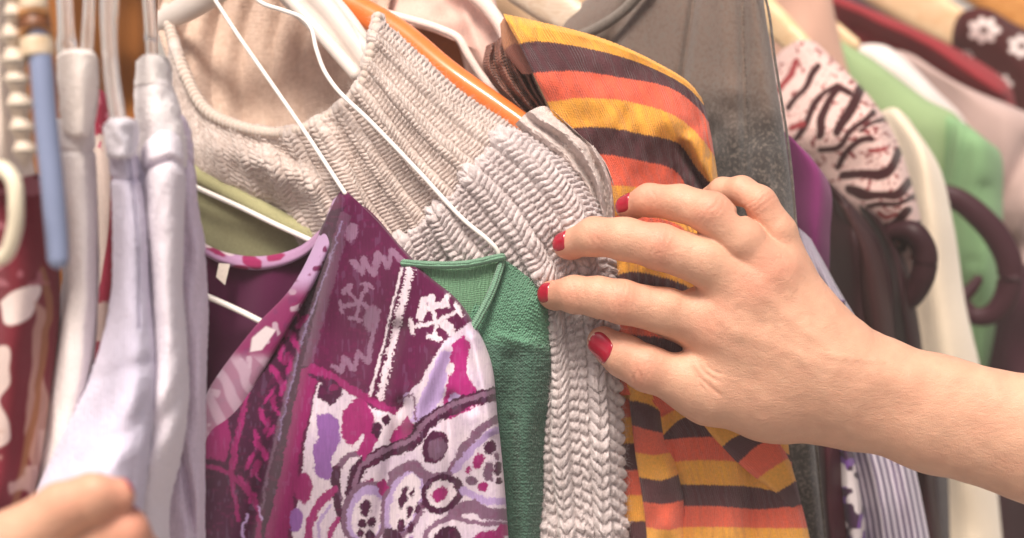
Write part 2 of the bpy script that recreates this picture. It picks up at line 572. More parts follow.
def build_hand(name, F, d0, pxm, mat, marks, creases, veins=None):
    P, Q, pos = surface_nets(F)
    # relax a little, keep on the surface
    Nn = grad_at(F, P)
    for _ in range(2):
        P = P - Nn * np.clip(val_at(F, P), -1.5, 1.5)[:, None]
        Nn = grad_at(F, P)
    c = np.tile(lin('#d3a186'), (len(P), 1))
    disp = np.zeros(len(P))
    facing = np.clip(-Nn[:, 2] * 1.2 + 0.25, 0, 1)
    for kind, p, ax, sg, amt in marks:
        r = P - np.array(p, float)
        a = unit(ax)
        along = r @ a
        dist2 = (r ** 2).sum(1) - along ** 2
        w = np.exp(-along ** 2 / (2 * sg[0] ** 2)) * np.exp(-dist2 / (2 * sg[1] ** 2))
        if kind == 'wrinkle':
            ph = along + 1.2 * noise2(P[:, 0] * .11 + p[0], P[:, 1] * .11, 3) * 2
            disp -= amt * w * facing * np.clip(np.cos(ph * 2 * np.pi / 6.0), -0.2, 1) ** 2
            c = c * (1 - (0.35 * w * facing)[:, None]) + lin('#cf8a72') * (0.35 * w * facing)[:, None]
        elif kind == 'red':
            c = c * (1 - (amt * w)[:, None]) + lin('#d4806c') * (amt * w)[:, None]
        elif kind == 'bump':
            disp += amt * w
    for pts, wd, dp in creases:
        q = crom(np.array(pts, float), 30)
        dd = seg_dist(P[:, 0], P[:, 1], [tuple(x) for x in q[:, :2]])
        end = np.minimum(np.hypot(P[:, 0] - q[0, 0], P[:, 1] - q[0, 1]), np.hypot(P[:, 0] - q[-1, 0], P[:, 1] - q[-1, 1]))
        g = np.exp(-(dd / wd) ** 2) * facing * np.clip(end / 8, 0.2, 1)
        disp -= dp * g
        kk = min(.3, .2 * dp) if dp > 0 and wd < 3 else 0
        c = c * (1 - (kk * g)[:, None]) + lin('#b9705c') * (kk * g)[:, None]
    # mottled skin
    mo = noise2(P[:, 0] * .05, P[:, 1] * .05 + P[:, 2] * .03, 8) * .5 + noise2(P[:, 0] * .16, P[:, 1] * .16, 9) * .35
    c = c * (1 + 0.09 * mo[:, None] * np.array([.6, 1.2, 1.2]))
    disp += 0.35 * noise2(P[:, 0] * .08, P[:, 1] * .08 + P[:, 2] * .05, 4)
    P = P + Nn * disp[:, None]
    G = to_world(np.concatenate([P[:, :2], (d0 + P[:, 2] * pxm)[:, None]], 1))
    uv = P[:, :2] * pxm
    o = mesh_obj(name, G, Q, mat, None, np.clip(c, 0, 1), uv)
    return o


def skin_mat():
    N = NT('skin'); b = N.b
    a = N.n('ShaderNodeAttribute', attribute_name='Col').outputs['Color']
    tc = N.n('ShaderNodeTexCoord').outputs['Object']
    v = N.n('ShaderNodeTexVoronoi', i_Scale=900.0, feature='DISTANCE_TO_EDGE'); N.l(tc, v.inputs['Vector'])
    mp = N.n('ShaderNodeMapping'); N.l(tc, mp.inputs[0]); mp.inputs['Scale'].default_value = (220, 800, 420)
    mp.inputs['Rotation'].default_value = (0, math.radians(-20), 0)
    n1 = N.n('ShaderNodeTexNoise', i_Scale=1.0, i_Detail=3.0, i_Distortion=.8); N.l(mp.outputs[0], n1.inputs['Vector'])
    n2 = N.n('ShaderNodeTexNoise', i_Scale=130.0, i_Detail=4.0); N.l(tc, n2.inputs['Vector'])
    h = N.math('ADD', N.math('MULTIPLY', N.math('MINIMUM', v.outputs['Distance'], .12), 2.5), N.math('MULTIPLY', n1.outputs['Fac'], 1.3))
    h = N.math('ADD', h, N.math('MULTIPLY', n2.outputs['Fac'], .6))
    bp = N.n('ShaderNodeBump', i_Strength=.5, i_Distance=.0005); N.l(h, bp.inputs['Height']); N.l(bp.outputs[0], b.inputs['Normal'])
    g = N.math('ADD', N.math('MULTIPLY', N.math('SUBTRACT', n2.outputs['Fac'], .5), .22), 1.0)
    mx = N.n('ShaderNodeVectorMath', operation='SCALE'); N.l(a, mx.inputs[0]); N.l(g, mx.inputs['Scale'])
    N.l(mx.outputs[0], b.inputs['Base Color'])
    b.inputs['Subsurface Weight'].default_value = 0.12
    b.inputs['Subsurface Radius'].default_value = (1.0, .35, .18)
    b.inputs['Subsurface Scale'].default_value = 0.003
    b.inputs['Roughness'].default_value = .47
    b.inputs['Specular IOR Level'].default_value = .4
    return N.m


def nail_mat():
    N = NT('nail_polish'); b = N.b
    a = N.n('ShaderNodeAttribute', attribute_name='Col').outputs['Color']
    tc = N.n('ShaderNodeTexCoord').outputs['Object']
    n2 = N.n('ShaderNodeTexNoise', i_Scale=500.0, i_Detail=3.0); N.l(tc, n2.inputs['Vector'])
    g = N.math('ADD', N.math('MULTIPLY', N.math('SUBTRACT', n2.outputs['Fac'], .5), .35), 1.0)
    mx = N.n('ShaderNodeVectorMath', operation='SCALE'); N.l(a, mx.inputs[0]); N.l(g, mx.inputs['Scale'])
    N.l(mx.outputs[0], b.inputs['Base Color'])
    bp = N.n('ShaderNodeBump', i_Strength=.1, i_Distance=.0003); N.l(n2.outputs['Fac'], bp.inputs['Height']); N.l(bp.outputs[0], b.inputs['Normal'])
    b.inputs['Roughness'].default_value = .22
    b.inputs['Coat Weight'].default_value = .6
    b.inputs['Coat Roughness'].default_value = .12
    return N.m


SKIN = skin_mat(); POLISH = nail_mat()


def right_hand():
    xs = np.concatenate([np.arange(520, 1040, 1.5), 1040 + np.cumsum(np.linspace(1.6, 9, 110))])
    ys = np.concatenate([np.arange(158, 510, 1.5), 510 + np.cumsum(np.linspace(1.6, 6, 60))])
    zs = np.arange(-88, 86, 1.5)
    F = Field(xs, ys, zs)
    # wrist and forearm
    palm = F
    palm.chain([(815, 372, 4, 55), (868, 392, 4, 55), (935, 414, 2, 56), (1040, 441, 0, 61), (1250, 498, -4, 78), (1560, 580, -8, 88)], 12, 1.35)
    # metacarpals
    wr = (850, 386, 2)
    for m, r0, r1 in (((706, 322, -12), 40, 27), ((748, 287, -22), 40, 26), ((775, 273, -18), 36, 22), ((794, 276, -6), 32, 17)):
        palm.cap(wr, m, r0, r1, 16, 1.15)
    palm.cap((845, 405, 10), (768, 396, 6), 40, 43, 16, 1.1)      # heel below the thumb
    palm.cap((845, 375, 14), (800, 310, 16), 36, 24, 16, 1.1)     # outer edge of the palm
    palm.cap((830, 380, 14), (735, 335, 10), 42, 26, 16, 1.2)
    # thumb, its base part of the palm
    palm.cap((775, 392, 4), (706, 389, -6), 46, 32, 16)
    palm.cap((697, 303, -6), (740, 306, -10), 14, 22, 12)
    palm.cap((726, 262, -14), (765, 282, -14), 14, 20, 12)
    fingers = []
    t = palm.clone(); t.chain([(712, 391, -6, 32), (684, 381, -12, 25), (648, 369, -15, 22.5), (624, 356, -8, 21), (603, 342, 2, 16)], 7)
    t.ball((612, 351, 6), 15, 8); fingers.append((t, 18))
    t = palm.clone(); t.chain([(712, 325, -16, 28), (665, 311, -26, 22.5), (622, 302, -29, 21.6), (598, 297, -25, 20), (574, 294.5, -15, 18.4), (551, 294.5, 5, 13.5)], 6)
    t.ball((558, 297, 8), 12.5, 8); t.cap((655, 312, -8), (690, 322, 0), 20, 26, 8); fingers.append((t, 13))
    t = palm.clone(); t.chain([(752, 288, -26, 28), (706, 262, -36, 24.5), (660, 247, -37, 22.6), (625, 239, -30, 21), (594, 236.5, -17, 19), (566, 245, 4, 13.5)], 6)
    t.ball((574, 247, 8), 12, 8); fingers.append((t, 13))
    t = palm.clone(); t.chain([(772, 272, -24, 24), (742, 241, -34, 22.5), (711, 213, -38, 21), (680, 203, -27, 18), (649, 200, -10, 16), (627, 207, 6, 11.5)], 6)
    t.ball((634, 208, 9), 11, 8); t.cap((716, 236, -14), (745, 262, -6), 19, 24, 8); fingers.append((t, 13))
    t = palm.clone(); t.chain([(794, 272, -8, 19), (779, 232, -16, 17.5), (760, 203, -18, 16.5), (742, 191, -6, 14.5), (722, 191, 10, 13), (710, 196, 26, 10)], 6)
    fingers.append((t, 12))
    acc = None
    for t, k in fingers:
        u = smin(F.f, t.f, k)
        acc = u if acc is None else smin(acc, u, 2.5)
    F.f = np.minimum(acc, F.f)
    F.cap((741, 212, -46), (741, 213, 24), 4, 5, 5, mode='sub')
    # knuckle heads, tendons
    F.ball((716, 322, -18), 14, 26, 1.0); F.ball((754, 286, -28), 13, 26); F.ball((780, 268, -26), 12, 26)
    F.cap((735, 312, -12), (830, 365, -8), 34, 30, 26); F.cap((768, 285, -16), (835, 350, -6), 28, 30, 26)
    F.cap((722, 326, -30), (830, 372, -30), 7, 6, 20); F.cap((760, 290, -34), (838, 364, -30), 6, 6, 20)
    F.cap((745, 322, -14), (840, 372, -8), 32, 32, 30); F.cap((740, 350, -6), (840, 390, -6), 36, 36, 30)
    F.cap((905, 384, -24), (880, 376, -26), 10, 8, 30)             # wrist bone
    marks = []
    for p, ax in (((622, 300, -45), (1, .12, 0)), ((660, 245, -56), (1, .2, 0)), ((711, 210, -52), (.8, .6, 0)), ((761, 201, -32), (.6, .8, 0)), ((640, 378, -32), (.85, .45, 0))):
        marks.append(('wrinkle', p, ax, (8, 16), 0.58)); marks.append(('red', p, ax, (14, 22), .22))
    for p, ax in (((573, 291, -30), (1, 0, .5)), ((595, 234, -34), (1, -.1, .5)), ((650, 198, -24), (1, 0, .5))):
        marks.append(('wrinkle', p, ax, (7, 13), 0.5)); marks.append(('red', p, ax, (10, 16), .12))
    for p in ((552, 296, 6), (567, 249, 6), (628, 210, 6), (606, 348, 4)):
        marks.append(('red', p, (1, 0, .3), (13, 18), .42))
    for p in ((714, 322, -40), (754, 284, -52), (780, 262, -48)):
        marks.append(('red', p, (1, .4, 0), (17, 18), .28))
        marks.append(('wrinkle', p, (1, .6, 0), (9, 13), .12))
    creases = [([(690, 360), (699, 376), (713, 389), (724, 398)], 1.6, 1.5), ([(697, 362), (707, 374), (722, 383)], 1.3, 1.3),
               ([(694, 370), (700, 384), (708, 394)], 1.2, 1.1), ([(704, 364), (716, 372), (728, 375)], 1.4, .9), ([(630, 371), (634, 381), (633, 391)], 1.3, .8), ([(636, 366), (641, 377), (641, 389)], 1.3, .9)]
    for q in range(11):                              # fine wrist lines
        x = 812 + q * 8.5
        creases.append(([(x, 352 + q * 3 + (q % 3) * 6), (x - 6 - q * .4, 392 + q * 2), (x - 22, 432 + (q % 2) * 4)], 1.3, .07))
    for pts, w_, a_ in (([(718, 326), (760, 340), (800, 356), (842, 374)], 7, -.9), ([(758, 290), (790, 318), (820, 342), (848, 364)], 7, -1.0), ([(784, 272), (806, 300), (830, 332)], 6, -.8),
                        ([(770, 318), (792, 338), (818, 352), (850, 358), (890, 362)], 3.2, -.45), ([(792, 338), (806, 366), (838, 384), (880, 388)], 3, -.3), ([(738, 302), (752, 316), (772, 330)], 8, 1.0), ([(774, 288), (790, 304), (808, 322)], 7, .9)):
        creases.append((pts, w_, a_))
    o = build_hand('hand', F, 0.64, PXM, SKIN, marks, creases)
    tag(o, 'right hand and bare forearm reaching in from the right, spread over the striped sweater', 'hand')
    nail_mesh(F, 'fingernail', (551.5, 293.5, 3), (-.62, .1, .75), (-.76, -.1, -.62), 21, 20, 0.64, PXM, POLISH, o, chip=(.9, -.02))
    nail_mesh(F, 'fingernail', (566, 243, 2), (-.66, .2, .7), (-.66, -.26, -.7), 21, 21, 0.64, PXM, POLISH, o, chip=(.88, -.02))
    nail_mesh(F, 'fingernail', (627, 206, 4), (-.76, .18, .6), (-.5, -.5, -.7), 20, 24, 0.64, PXM, POLISH, o, chip=(2, -.1))
    nail_mesh(F, 'fingernail', (605, 346, -2), (-.78, -.56, .28), (-.35, .16, -.93), 26, 33, 0.64, PXM, POLISH, o, chip=(.93, -.02))
    return o


def left_hand():
    pm = 0.42 / FP
    xs = np.arange(-210, 190, 3.0); ys = np.arange(440, 790, 3.0); zs = np.arange(-110, 110, 3.0)
    F = Field(xs, ys, zs)
    F.chain([(-200, 760, 20, 88), (-80, 690, 10, 85)], 20, 1.2)
    for m, r1 in (((20, 590, 10), 40), ((30, 640, 5), 42), ((30, 690, 5), 40), ((20, 735, 10), 36)):
        F.cap((-90, 690, 10), m, 60, r1, 24)
    fs = []
    t = F.clone(); t.chain([(-60, 610, -10, 60), (8, 548, -24, 35), (62, 509, -36, 26), (92, 498, -38, 24), (116, 496, -32, 19)], 10); fs.append((t, 24))
    t = F.clone(); t.chain([(20, 590, 0, 38), (118, 536, -12, 32), (138, 560, 25, 27), (120, 585, 58, 25)], 8); fs.append((t, 16))
    t = F.clone(); t.chain([(30, 640, -5, 38), (132, 612, -20, 32), (150, 630, 25, 27), (110, 645, 55, 24)], 8); fs.append((t, 16))
    t = F.clone(); t.chain([(30, 690, -5, 36), (122, 675, -18, 30), (138, 690, 22, 26), (100, 700, 50, 23)], 8); fs.append((t, 16))
    t = F.clone(); t.chain([(20, 735, 0, 32), (100, 730, -10, 26), (112, 742, 20, 22), (80, 748, 45, 20)], 8); fs.append((t, 16))
    acc = None
    for t, k in fs:
        u = smin(F.f, t.f, k); acc = u if acc is None else smin(acc, u, 2)
    F.f = acc
    marks = [('red', (122, 498, -30), (1, 0, 0), (20, 30), .4), ('red', (136, 535, -30), (1, .2, 0), (25, 30), .35), ('wrinkle', (68, 500, -60), (1, -.4, 0), (12, 26), 1.5)]
    o = build_hand('hand', F, 0.42, pm, SKIN, marks, [])
    tag(o, 'blurred left hand in the bottom left corner, thumb closed on the hanging lavender sleeves', 'hand')
    nail_mesh(F, 'fingernail', (130, 494, -24), (.85, .05, .5), (.5, -.6, -.15), 26, 26, 0.42, pm, POLISH, o)
    return o


right_hand(); left_hand()
# ------------------------------------------------------------------ beige chunky knit sweater
def tube_h(f):                       # rounded yarn profile of a 0..1 phase
    return np.sqrt(np.clip(1 - (2 * f - 1) ** 2, 0, 1))


def st_knit(cu, rv, a=0.75):
    """V stitches; cu counts columns, rv counts rows"""
    x = cu - np.floor(cu)
    leg = np.abs(x - .5) * 2
    ph = rv - a * (1 - leg)
    xl = np.where(x < .5, x * 2, 2 - x * 2)
    return tube_h(ph - np.floor(ph)) * np.sqrt(np.clip(1 - (2 * xl - 1) ** 2 * .9, 0, 1))


def st_purl(cu, rv):
    x2 = cu * 2; ci = np.floor(x2)
    ph = rv + .5 * (ci % 2) + .10 * np.sin(2 * np.pi * x2)
    b = tube_h(np.clip((ph - np.floor(ph)) * 1.25 - .12, 0, 1)); fx = x2 - ci
    return b * (.45 + .55 * np.sqrt(np.clip(1 - (2 * fx - 1) ** 2, 0, 1)))


def knit_relief(cols, rows, amp, valley, pattern, seed=0, bend=0.0):
    """pattern: list of 'k'/'p' repeated across the columns"""
    L = len(pattern)

    def f(U, V, PX, PY):
        cu = U * cols + .045 * noise2(U * 40, V * 34, seed) + .03 * noise2(U * 110, V * 90, seed + 4)
        rv = V * rows * (1 + bend * (1 - V)) + .12 * noise2(U * 60, V * 22, seed + 1) + .08 * noise2(U * 130, V * 70, seed + 5)
        ci = np.floor(cu).astype(int)
        isk = np.array([p == 'k' for p in pattern])[ci % L]
        k = st_knit(cu, rv); p = st_purl(cu, rv + .3)
        # raised knit columns, sunk purl ones, soft change between them
        fr = cu - np.floor(cu)
        nb_l = np.array([p_ == 'k' for p_ in pattern])[(ci - 1) % L]
        nb_r = np.array([p_ == 'k' for p_ in pattern])[(ci + 1) % L]
        me_ = isk.astype(float)
        lev = np.where(fr < .5, (nb_l + (me_ - nb_l) * sstep(-.5, .5, fr)), (me_ + (nb_r - me_) * sstep(.5, 1.5, fr)))
        g = 1 + .14 * noise2(U * 90, V * 60, seed + 2)
        fib = .05 * noise2(U * 420, V * 300, seed + 3)
        return amp * (np.where(isk, k, .62 * p) * g + fib * 1.5) + valley * lev - amp * .55 * np.exp(-((np.minimum(fr, 1 - fr)) / .09) ** 2)
    return f


def knit_col(c1, c2, seed):
    c1, c2 = lin(c1), lin(c2)

    def f(U, V, PX, PY):
        m = .5 + .5 * noise2(PX * .35, PY * .35, seed) * .8 + .35 * noise2(PX * .9, PY * .9, seed + 1)
        m = np.clip(m, 0, 1)[..., None]
        return c1 * (1 - m) + c2 * m
    return f


WOOL = cloth_mat('beige_wool', weave='none', bump=.5, heather=.10, fuzz=.5, hscale=1500, sheen=.4, rough=.95, spec=.1, dist=.00025)


def fuzz(o, count, length, seed, thick=.00004):
    """loose fibres standing off the yarn, added to the same mesh"""
    me = o.data; r = np.random.default_rng(seed)
    nv = len(me.vertices)
    co = np.zeros(nv * 3); me.vertices.foreach_get('co', co); co = co.reshape(-1, 3)
    no = np.zeros(nv * 3); me.vertex_normals.foreach_get('vector', no); no = no.reshape(-1, 3)
    a = np.ones(nv * 4, np.float32)
    me.attributes['Col'].data.foreach_get('color', a); a = a.reshape(-1, 4)
    i = r.integers(0, o['front'], count)
    p = co[i]; n = no[i]
    d = n * r.uniform(.25, .9, (count, 1)) + r.normal(0, .6, (count, 3)); d /= np.linalg.norm(d, axis=1, keepdims=True)
    e = r.normal(0, .5, (count, 3)) + d
    e /= np.linalg.norm(e, axis=1, keepdims=True)
    s = np.cross(d, r.normal(0, 1, (count, 3))); s /= np.linalg.norm(s, axis=1, keepdims=True)
    L = length * r.uniform(.4, 1.3, (count, 1))
    q = np.stack([p - s * thick, p + s * thick, p + d * L * .5 + s * thick * .8, p + d * L * .5 - s * thick * .8,
                  p + d * L * .5 + e * L * .5 + s * thick * .3, p + d * L * .5 + e * L * .5 - s * thick * .3], 1)
    b = np.arange(count)[:, None] * 6
    Q = np.concatenate([b + [0, 1, 2, 3], b + [3, 2, 4, 5]]) + nv
    V = np.concatenate([co, q.reshape(-1, 3)])
    npol = len(me.polygons)
    ol = np.zeros(len(me.loops), np.int32); me.loops.foreach_get('vertex_index', ol)
    uvo = np.zeros(len(me.loops) * 2, np.float32); me.uv_layers[0].data.foreach_get('uv', uvo)
    vuv = np.zeros((len(V), 2)); vuv[ol] = uvo.reshape(-1, 2)
    c = np.concatenate([a[:, :3], np.repeat(a[i, :3] * 1.05, 6, 0)])
    name, mat, par = o.name, me.materials[0], o.parent
    base = name.split('.')[0]
    bpy.data.objects.remove(o); bpy.data.meshes.remove(me)
    return mesh_obj(base, V, np.concatenate([ol.reshape(-1, 4), Q]), mat, par, c, vuv)


sw = thing('knit_sweater', 'chunky beige ribbed knit sweater with open round neck on a white hanger', 'sweater')
# inside of the back, seen through the neck opening
def d_back(U, V, PX, PY):
    x = PX + (PY - 60) * .12 + 6 * np.sin(PY * .03)
    return -.006 * np.exp(-(((x / 31) % 1 - .5) / .38) ** 2) + .003 * noise2(U * 6, V * 3, 5)
bk = cloth('back_panel', [[(140, -60, .80), (230, -70, .82), (330, -60, .80), (400, -40, .765)],
                          [(150, 10, .80), (230, 20, .825), (320, 25, .80), (385, 20, .762)],
                          [(175, 80, .785), (240, 92, .815), (310, 90, .79), (368, 70, .752)],
                          [(195, 150, .765), (250, 165, .79), (310, 160, .77), (370, 130, .744)]],
           260, 300, WOOL, sw, depth=d_back, disp=lambda U, V, X, Y: .0008 * st_knit(U * 44, V * 60), col=knit_col('#d8bfae', '#c4a896', 31), belly=.004, sub=4)
# front: ribs fan out of the neckline, shoulder strap at the right
def fr_depth(U, V, PX, PY):
    g = lambda x0, y0, x1, y1, w: np.exp(-(seg_dist(PX, PY, [(x0, y0), (x1, y1)]) / w) ** 2)
    d = -.005 * g(215, 148, 262, 160, 14) - .006 * g(262, 160, 312, 186, 13) + .004 * g(240, 168, 300, 204, 10)
    d += .045 * sstep(165, 250, PY) * sstep(345, 250, PX) + .02 * sstep(230, 300, PY) * sstep(400, 330, PX)
    d += .004 * g(265, 145, 320, 168, 9) - .006 * g(330, 135, 352, 210, 10) + .003 * noise2(PX * .02, PY * .02, 3)
    return d
rel = knit_relief(24, 42, .0018, .0024, 'kp', 11)
def fr_disp(U, V, PX, PY):
    fade = .22 + .78 * sstep(.22, .55, U)
    rim = np.exp(-((V - .012) / .03) ** 2) * .003
    return rel(U, V, PX, PY) * fade * (.25 + .75 * sstep(0, .06, V)) + rim
fp = cloth('front_panel', [[(172, 30, .785), (184, 72, .77), (204, 108, .752), (240, 126, .735), (292, 131, .715), (335, 111, .70), (361, 84, .688), (370, 52, .690), (377, 17, .695)],
                           [(162, 100, .775), (178, 130, .76), (205, 160, .742), (245, 178, .725), (300, 180, .705), (350, 162, .688), (388, 128, .676), (402, 88, .680), (416, 52, .688)],
                           [(160, 190, .765), (185, 200, .75), (215, 225, .733), (255, 235, .718), (305, 232, .70), (360, 208, .682), (415, 165, .668), (440, 122, .670), (460, 92, .679)],
                           [(160, 290, .755), (185, 300, .742), (225, 310, .728), (265, 310, .713), (320, 298, .70), (385, 252, .678), (440, 209, .664), (480, 160, .662), (508, 124, .672)],
                           [(160, 340, .755), (190, 345, .742), (230, 350, .730), (280, 350, .715), (335, 330, .70), (398, 264, .680), (452, 222, .668), (498, 170, .664), (533, 143, .672)]],
           540, 620, WOOL, sw, depth=fr_depth, disp=fr_disp, col=knit_col('#d4c6bf', '#bcaaa1', 33), roll=(.02, .016, .012, 0), rw=(.06, .035, .03, .05), belly=.015)
fp['front'] = 540 * 620; fp = fuzz(fp, 30000, .0036, 1, .00005)
# sleeve
rs = knit_relief(8, 52, .0028, .0028, 'kp', 21, .3)
def sl_disp(U, V, PX, PY):
    edge = .0016 * (np.exp(-((V - .90) / .012) ** 2) + np.exp(-((V - .945) / .012) ** 2))
    return rs(U, V, PX, PY) * (1 + .3 * sstep(.5, .7, V)) + edge
def sl_dep(U, V, X, Y):
    d = .002 * noise2(X * .03, Y * .02, 19)
    for cx, cy in ((556, 250), (545, 300), (603, 352), (622, 214)):
        r2 = (X - cx) ** 2 + (Y - cy) ** 2
        d = d + .0022 * np.exp(-r2 / 18 ** 2) - .0012 * np.exp(-(np.sqrt(r2) - 26) ** 2 / 9 ** 2)
    return d
sl = cloth('sleeve', [[(388, 250, .667), (425, 222, .660), (456, 192, .655), (480, 160, .656), (505, 134, .663), (531, 135, .674)],
                      [(402, 290, .665), (447, 250, .656), (488, 212, .650), (522, 178, .650), (548, 158, .656), (566, 160, .668)],
                      [(425, 325, .664), (478, 282, .655), (517, 243, .648), (552, 207, .648), (576, 188, .655), (590, 192, .667)],
                      [(450, 362, .664), (505, 316, .656), (544, 276, .650), (576, 240, .650), (598, 226, .656), (608, 229, .666)],
                      [(470, 400, .665), (520, 352, .659), (558, 313, .654), (588, 286, .653), (607, 274, .658), (615, 276, .666)],
                      [(480, 440, .666), (524, 398, .660), (562, 368, .656), (592, 346, .655), (610, 338, .659), (618, 339, .667)],
                      [(484, 490, .668), (524, 450, .662), (562, 436, .658), (594, 430, .657), (613, 428, .661), (621, 428, .668)],
                      [(486, 530, .670), (524, 500, .664), (562, 497, .660), (594, 497, .659), (614, 497, .663), (623, 497, .670)],
                      [(488, 585, .672), (524, 575, .666), (562, 572, .662), (596, 572, .661), (617, 572, .665), (626, 572, .672)]],
           920, 400, WOOL, sw, disp=sl_disp, depth=sl_dep, col=knit_col('#d2c6c5', '#bcaeac', 35), roll=(.012, .014, .004, 0), rw=(.08, .07, .02, .05), belly=.02)
sl['front'] = 920 * 400; sl = fuzz(sl, 30000, .0036, 2, .00005)
# rolled neck edge
sweep([(166, 8, .80), (172, 36, .787), (186, 76, .768), (206, 110, .750), (240, 127, .733), (292, 132, .713), (336, 112, .697), (362, 84, .685), (371, 50, .687), (378, 16, .695)],
      [.0024, .0026, .0026, .0024, .0021, .0019, .0019, .0016], 900, 16, WOOL, 'neck_edge', sw, lin('#cdbcb0'), beads=(.0034, .35))
# white hanger inside it
WHITEP = plastic_mat('white_plastic', lin('#d8ccc4'), .4)
hw = thing('coat_hanger', 'white plastic hanger with a broad grooved arm inside the beige knit sweater', 'hanger')
sweep([(268, -62, .745), (300, -12, .738), (335, 25, .728), (368, 68, .715)], [.0135, .0135, .012, .0105], 60, 28, WHITEP, 'arm', hw, shape=lambda t: 1 - .3 * np.abs(np.cos(t * 2)) ** 4, flat=.75)
sweep([(250, -52, .742), (272, -22, .735), (312, 24, .724), (356, 74, .706)], .0034, 60, 14, WHITEP, 'ridge', hw)
sweep([(296, -42, .742), (322, -6, .732), (345, 24, .724), (374, 58, .708)], .0034, 60, 14, WHITEP, 'ridge', hw)
sweep([(268, -62, .745), (225, -20, .770), (190, 6, .785), (160, 22, .80)], [.013, .010, .008, .006], 60, 22, WHITEP, 'arm', hw, flat=.7)
sweep([(268, -62, .745), (262, -150, .745), (275, -210, .745), (310, -225, .745), (325, -190, .745)], .0017, 60, 10, plastic_mat('hook_steel', lin('#b8b4b0'), .25), 'hook', hw)
# ------------------------------------------------------------------ green cardigan
def hx(c): return lin(c)
GREEN = cloth_mat('green_knit', weave='jersey', pitch=.0017, bump=.5, heather=.14, fuzz=.4, sheen=.2, dist=.0003)
GRIB = cloth_mat('green_rib', weave='rib', pitch=.0016, bump=.8, heather=.16, fuzz=.3, sheen=.2, dist=.0005)
gc = thing('cardigan', 'fine knit green cardigan with a ribbed band hanging between purple blouse and beige sleeve', 'cardigan')
cloth('neck_lining', [[(396, 262, .648), (450, 264, .648), (500, 256, .645)], [(400, 290, .646), (450, 296, .646), (496, 290, .644)], [(420, 330, .645), (460, 335, .645), (490, 335, .644)]],
      90, 130, GRIB, gc, col=hx('#6f9a78'), belly=.004, roll=(0, 0, .003, 0))
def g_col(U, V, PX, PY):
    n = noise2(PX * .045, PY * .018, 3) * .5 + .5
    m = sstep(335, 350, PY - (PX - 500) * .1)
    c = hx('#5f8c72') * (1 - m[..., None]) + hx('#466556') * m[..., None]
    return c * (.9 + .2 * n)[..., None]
def g_dep(U, V, PX, PY):
    f = lambda x0, y0, x1, y1, w: np.exp(-(seg_dist(PX, PY, [(x0, y0), (x1, y1)]) / w) ** 2)
    return (.004 * f(508, 360, 502, 560, 11) - .003 * f(528, 345, 524, 560, 9) + .0025 * f(512, 420, 516, 560, 6) - .0012 * f(500, 335, 546, 350, 4)
            + .002 * noise2(PX * .05, PY * .03, 9))
def g_disp(U, V, X, Y):
    yoke = 1 - sstep(338, 348, Y - (X - 500) * .1)
    d1 = X * .86 + Y * .5; d2 = -X * .5 + Y * .86
    w = .12 * noise2(X * .2, Y * .2, 5)
    a = st_knit(d1 / 4.2 + w, d2 / 3.4 + w); b = st_knit(X / 3.6 + Y * .05 + w, Y / 3.0 + w)
    return .0007 * (a * yoke * 1.2 + b * (1 - yoke)) + .0003 * noise2(X * .5, Y * .5, 6)
cloth('front_panel', [[(498, 258, .650), (508, 262, .648), (530, 280, .647), (540, 290, .651)],
                      [(478, 298, .645), (500, 300, .643), (530, 302, .642), (552, 312, .651)],
                      [(455, 350, .640), (490, 352, .640), (525, 354, .641), (553, 352, .650)],
                      [(450, 420, .640), (490, 425, .641), (522, 425, .642), (548, 425, .651)],
                      [(450, 500, .642), (490, 500, .643), (520, 500, .644), (543, 500, .653)],
                      [(450, 590, .645), (490, 590, .646), (520, 590, .647), (540, 590, .656)]],
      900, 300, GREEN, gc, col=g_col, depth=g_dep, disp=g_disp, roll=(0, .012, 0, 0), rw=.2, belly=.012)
sweep([(404, 263, .646), (432, 265, .645), (468, 264, .643), (492, 259, .642), (502, 257, .641)], .0018, 80, 12, GRIB, 'neck_edge', gc, hx('#6f967c'))
sweep([(503, 258, .643), (498, 275, .641), (489, 298, .6385), (472, 330, .636), (450, 372, .634)], [.0016, .0019, .0019, .0018], 90, 14, GRIB, 'button_band', gc, hx('#71987f'))

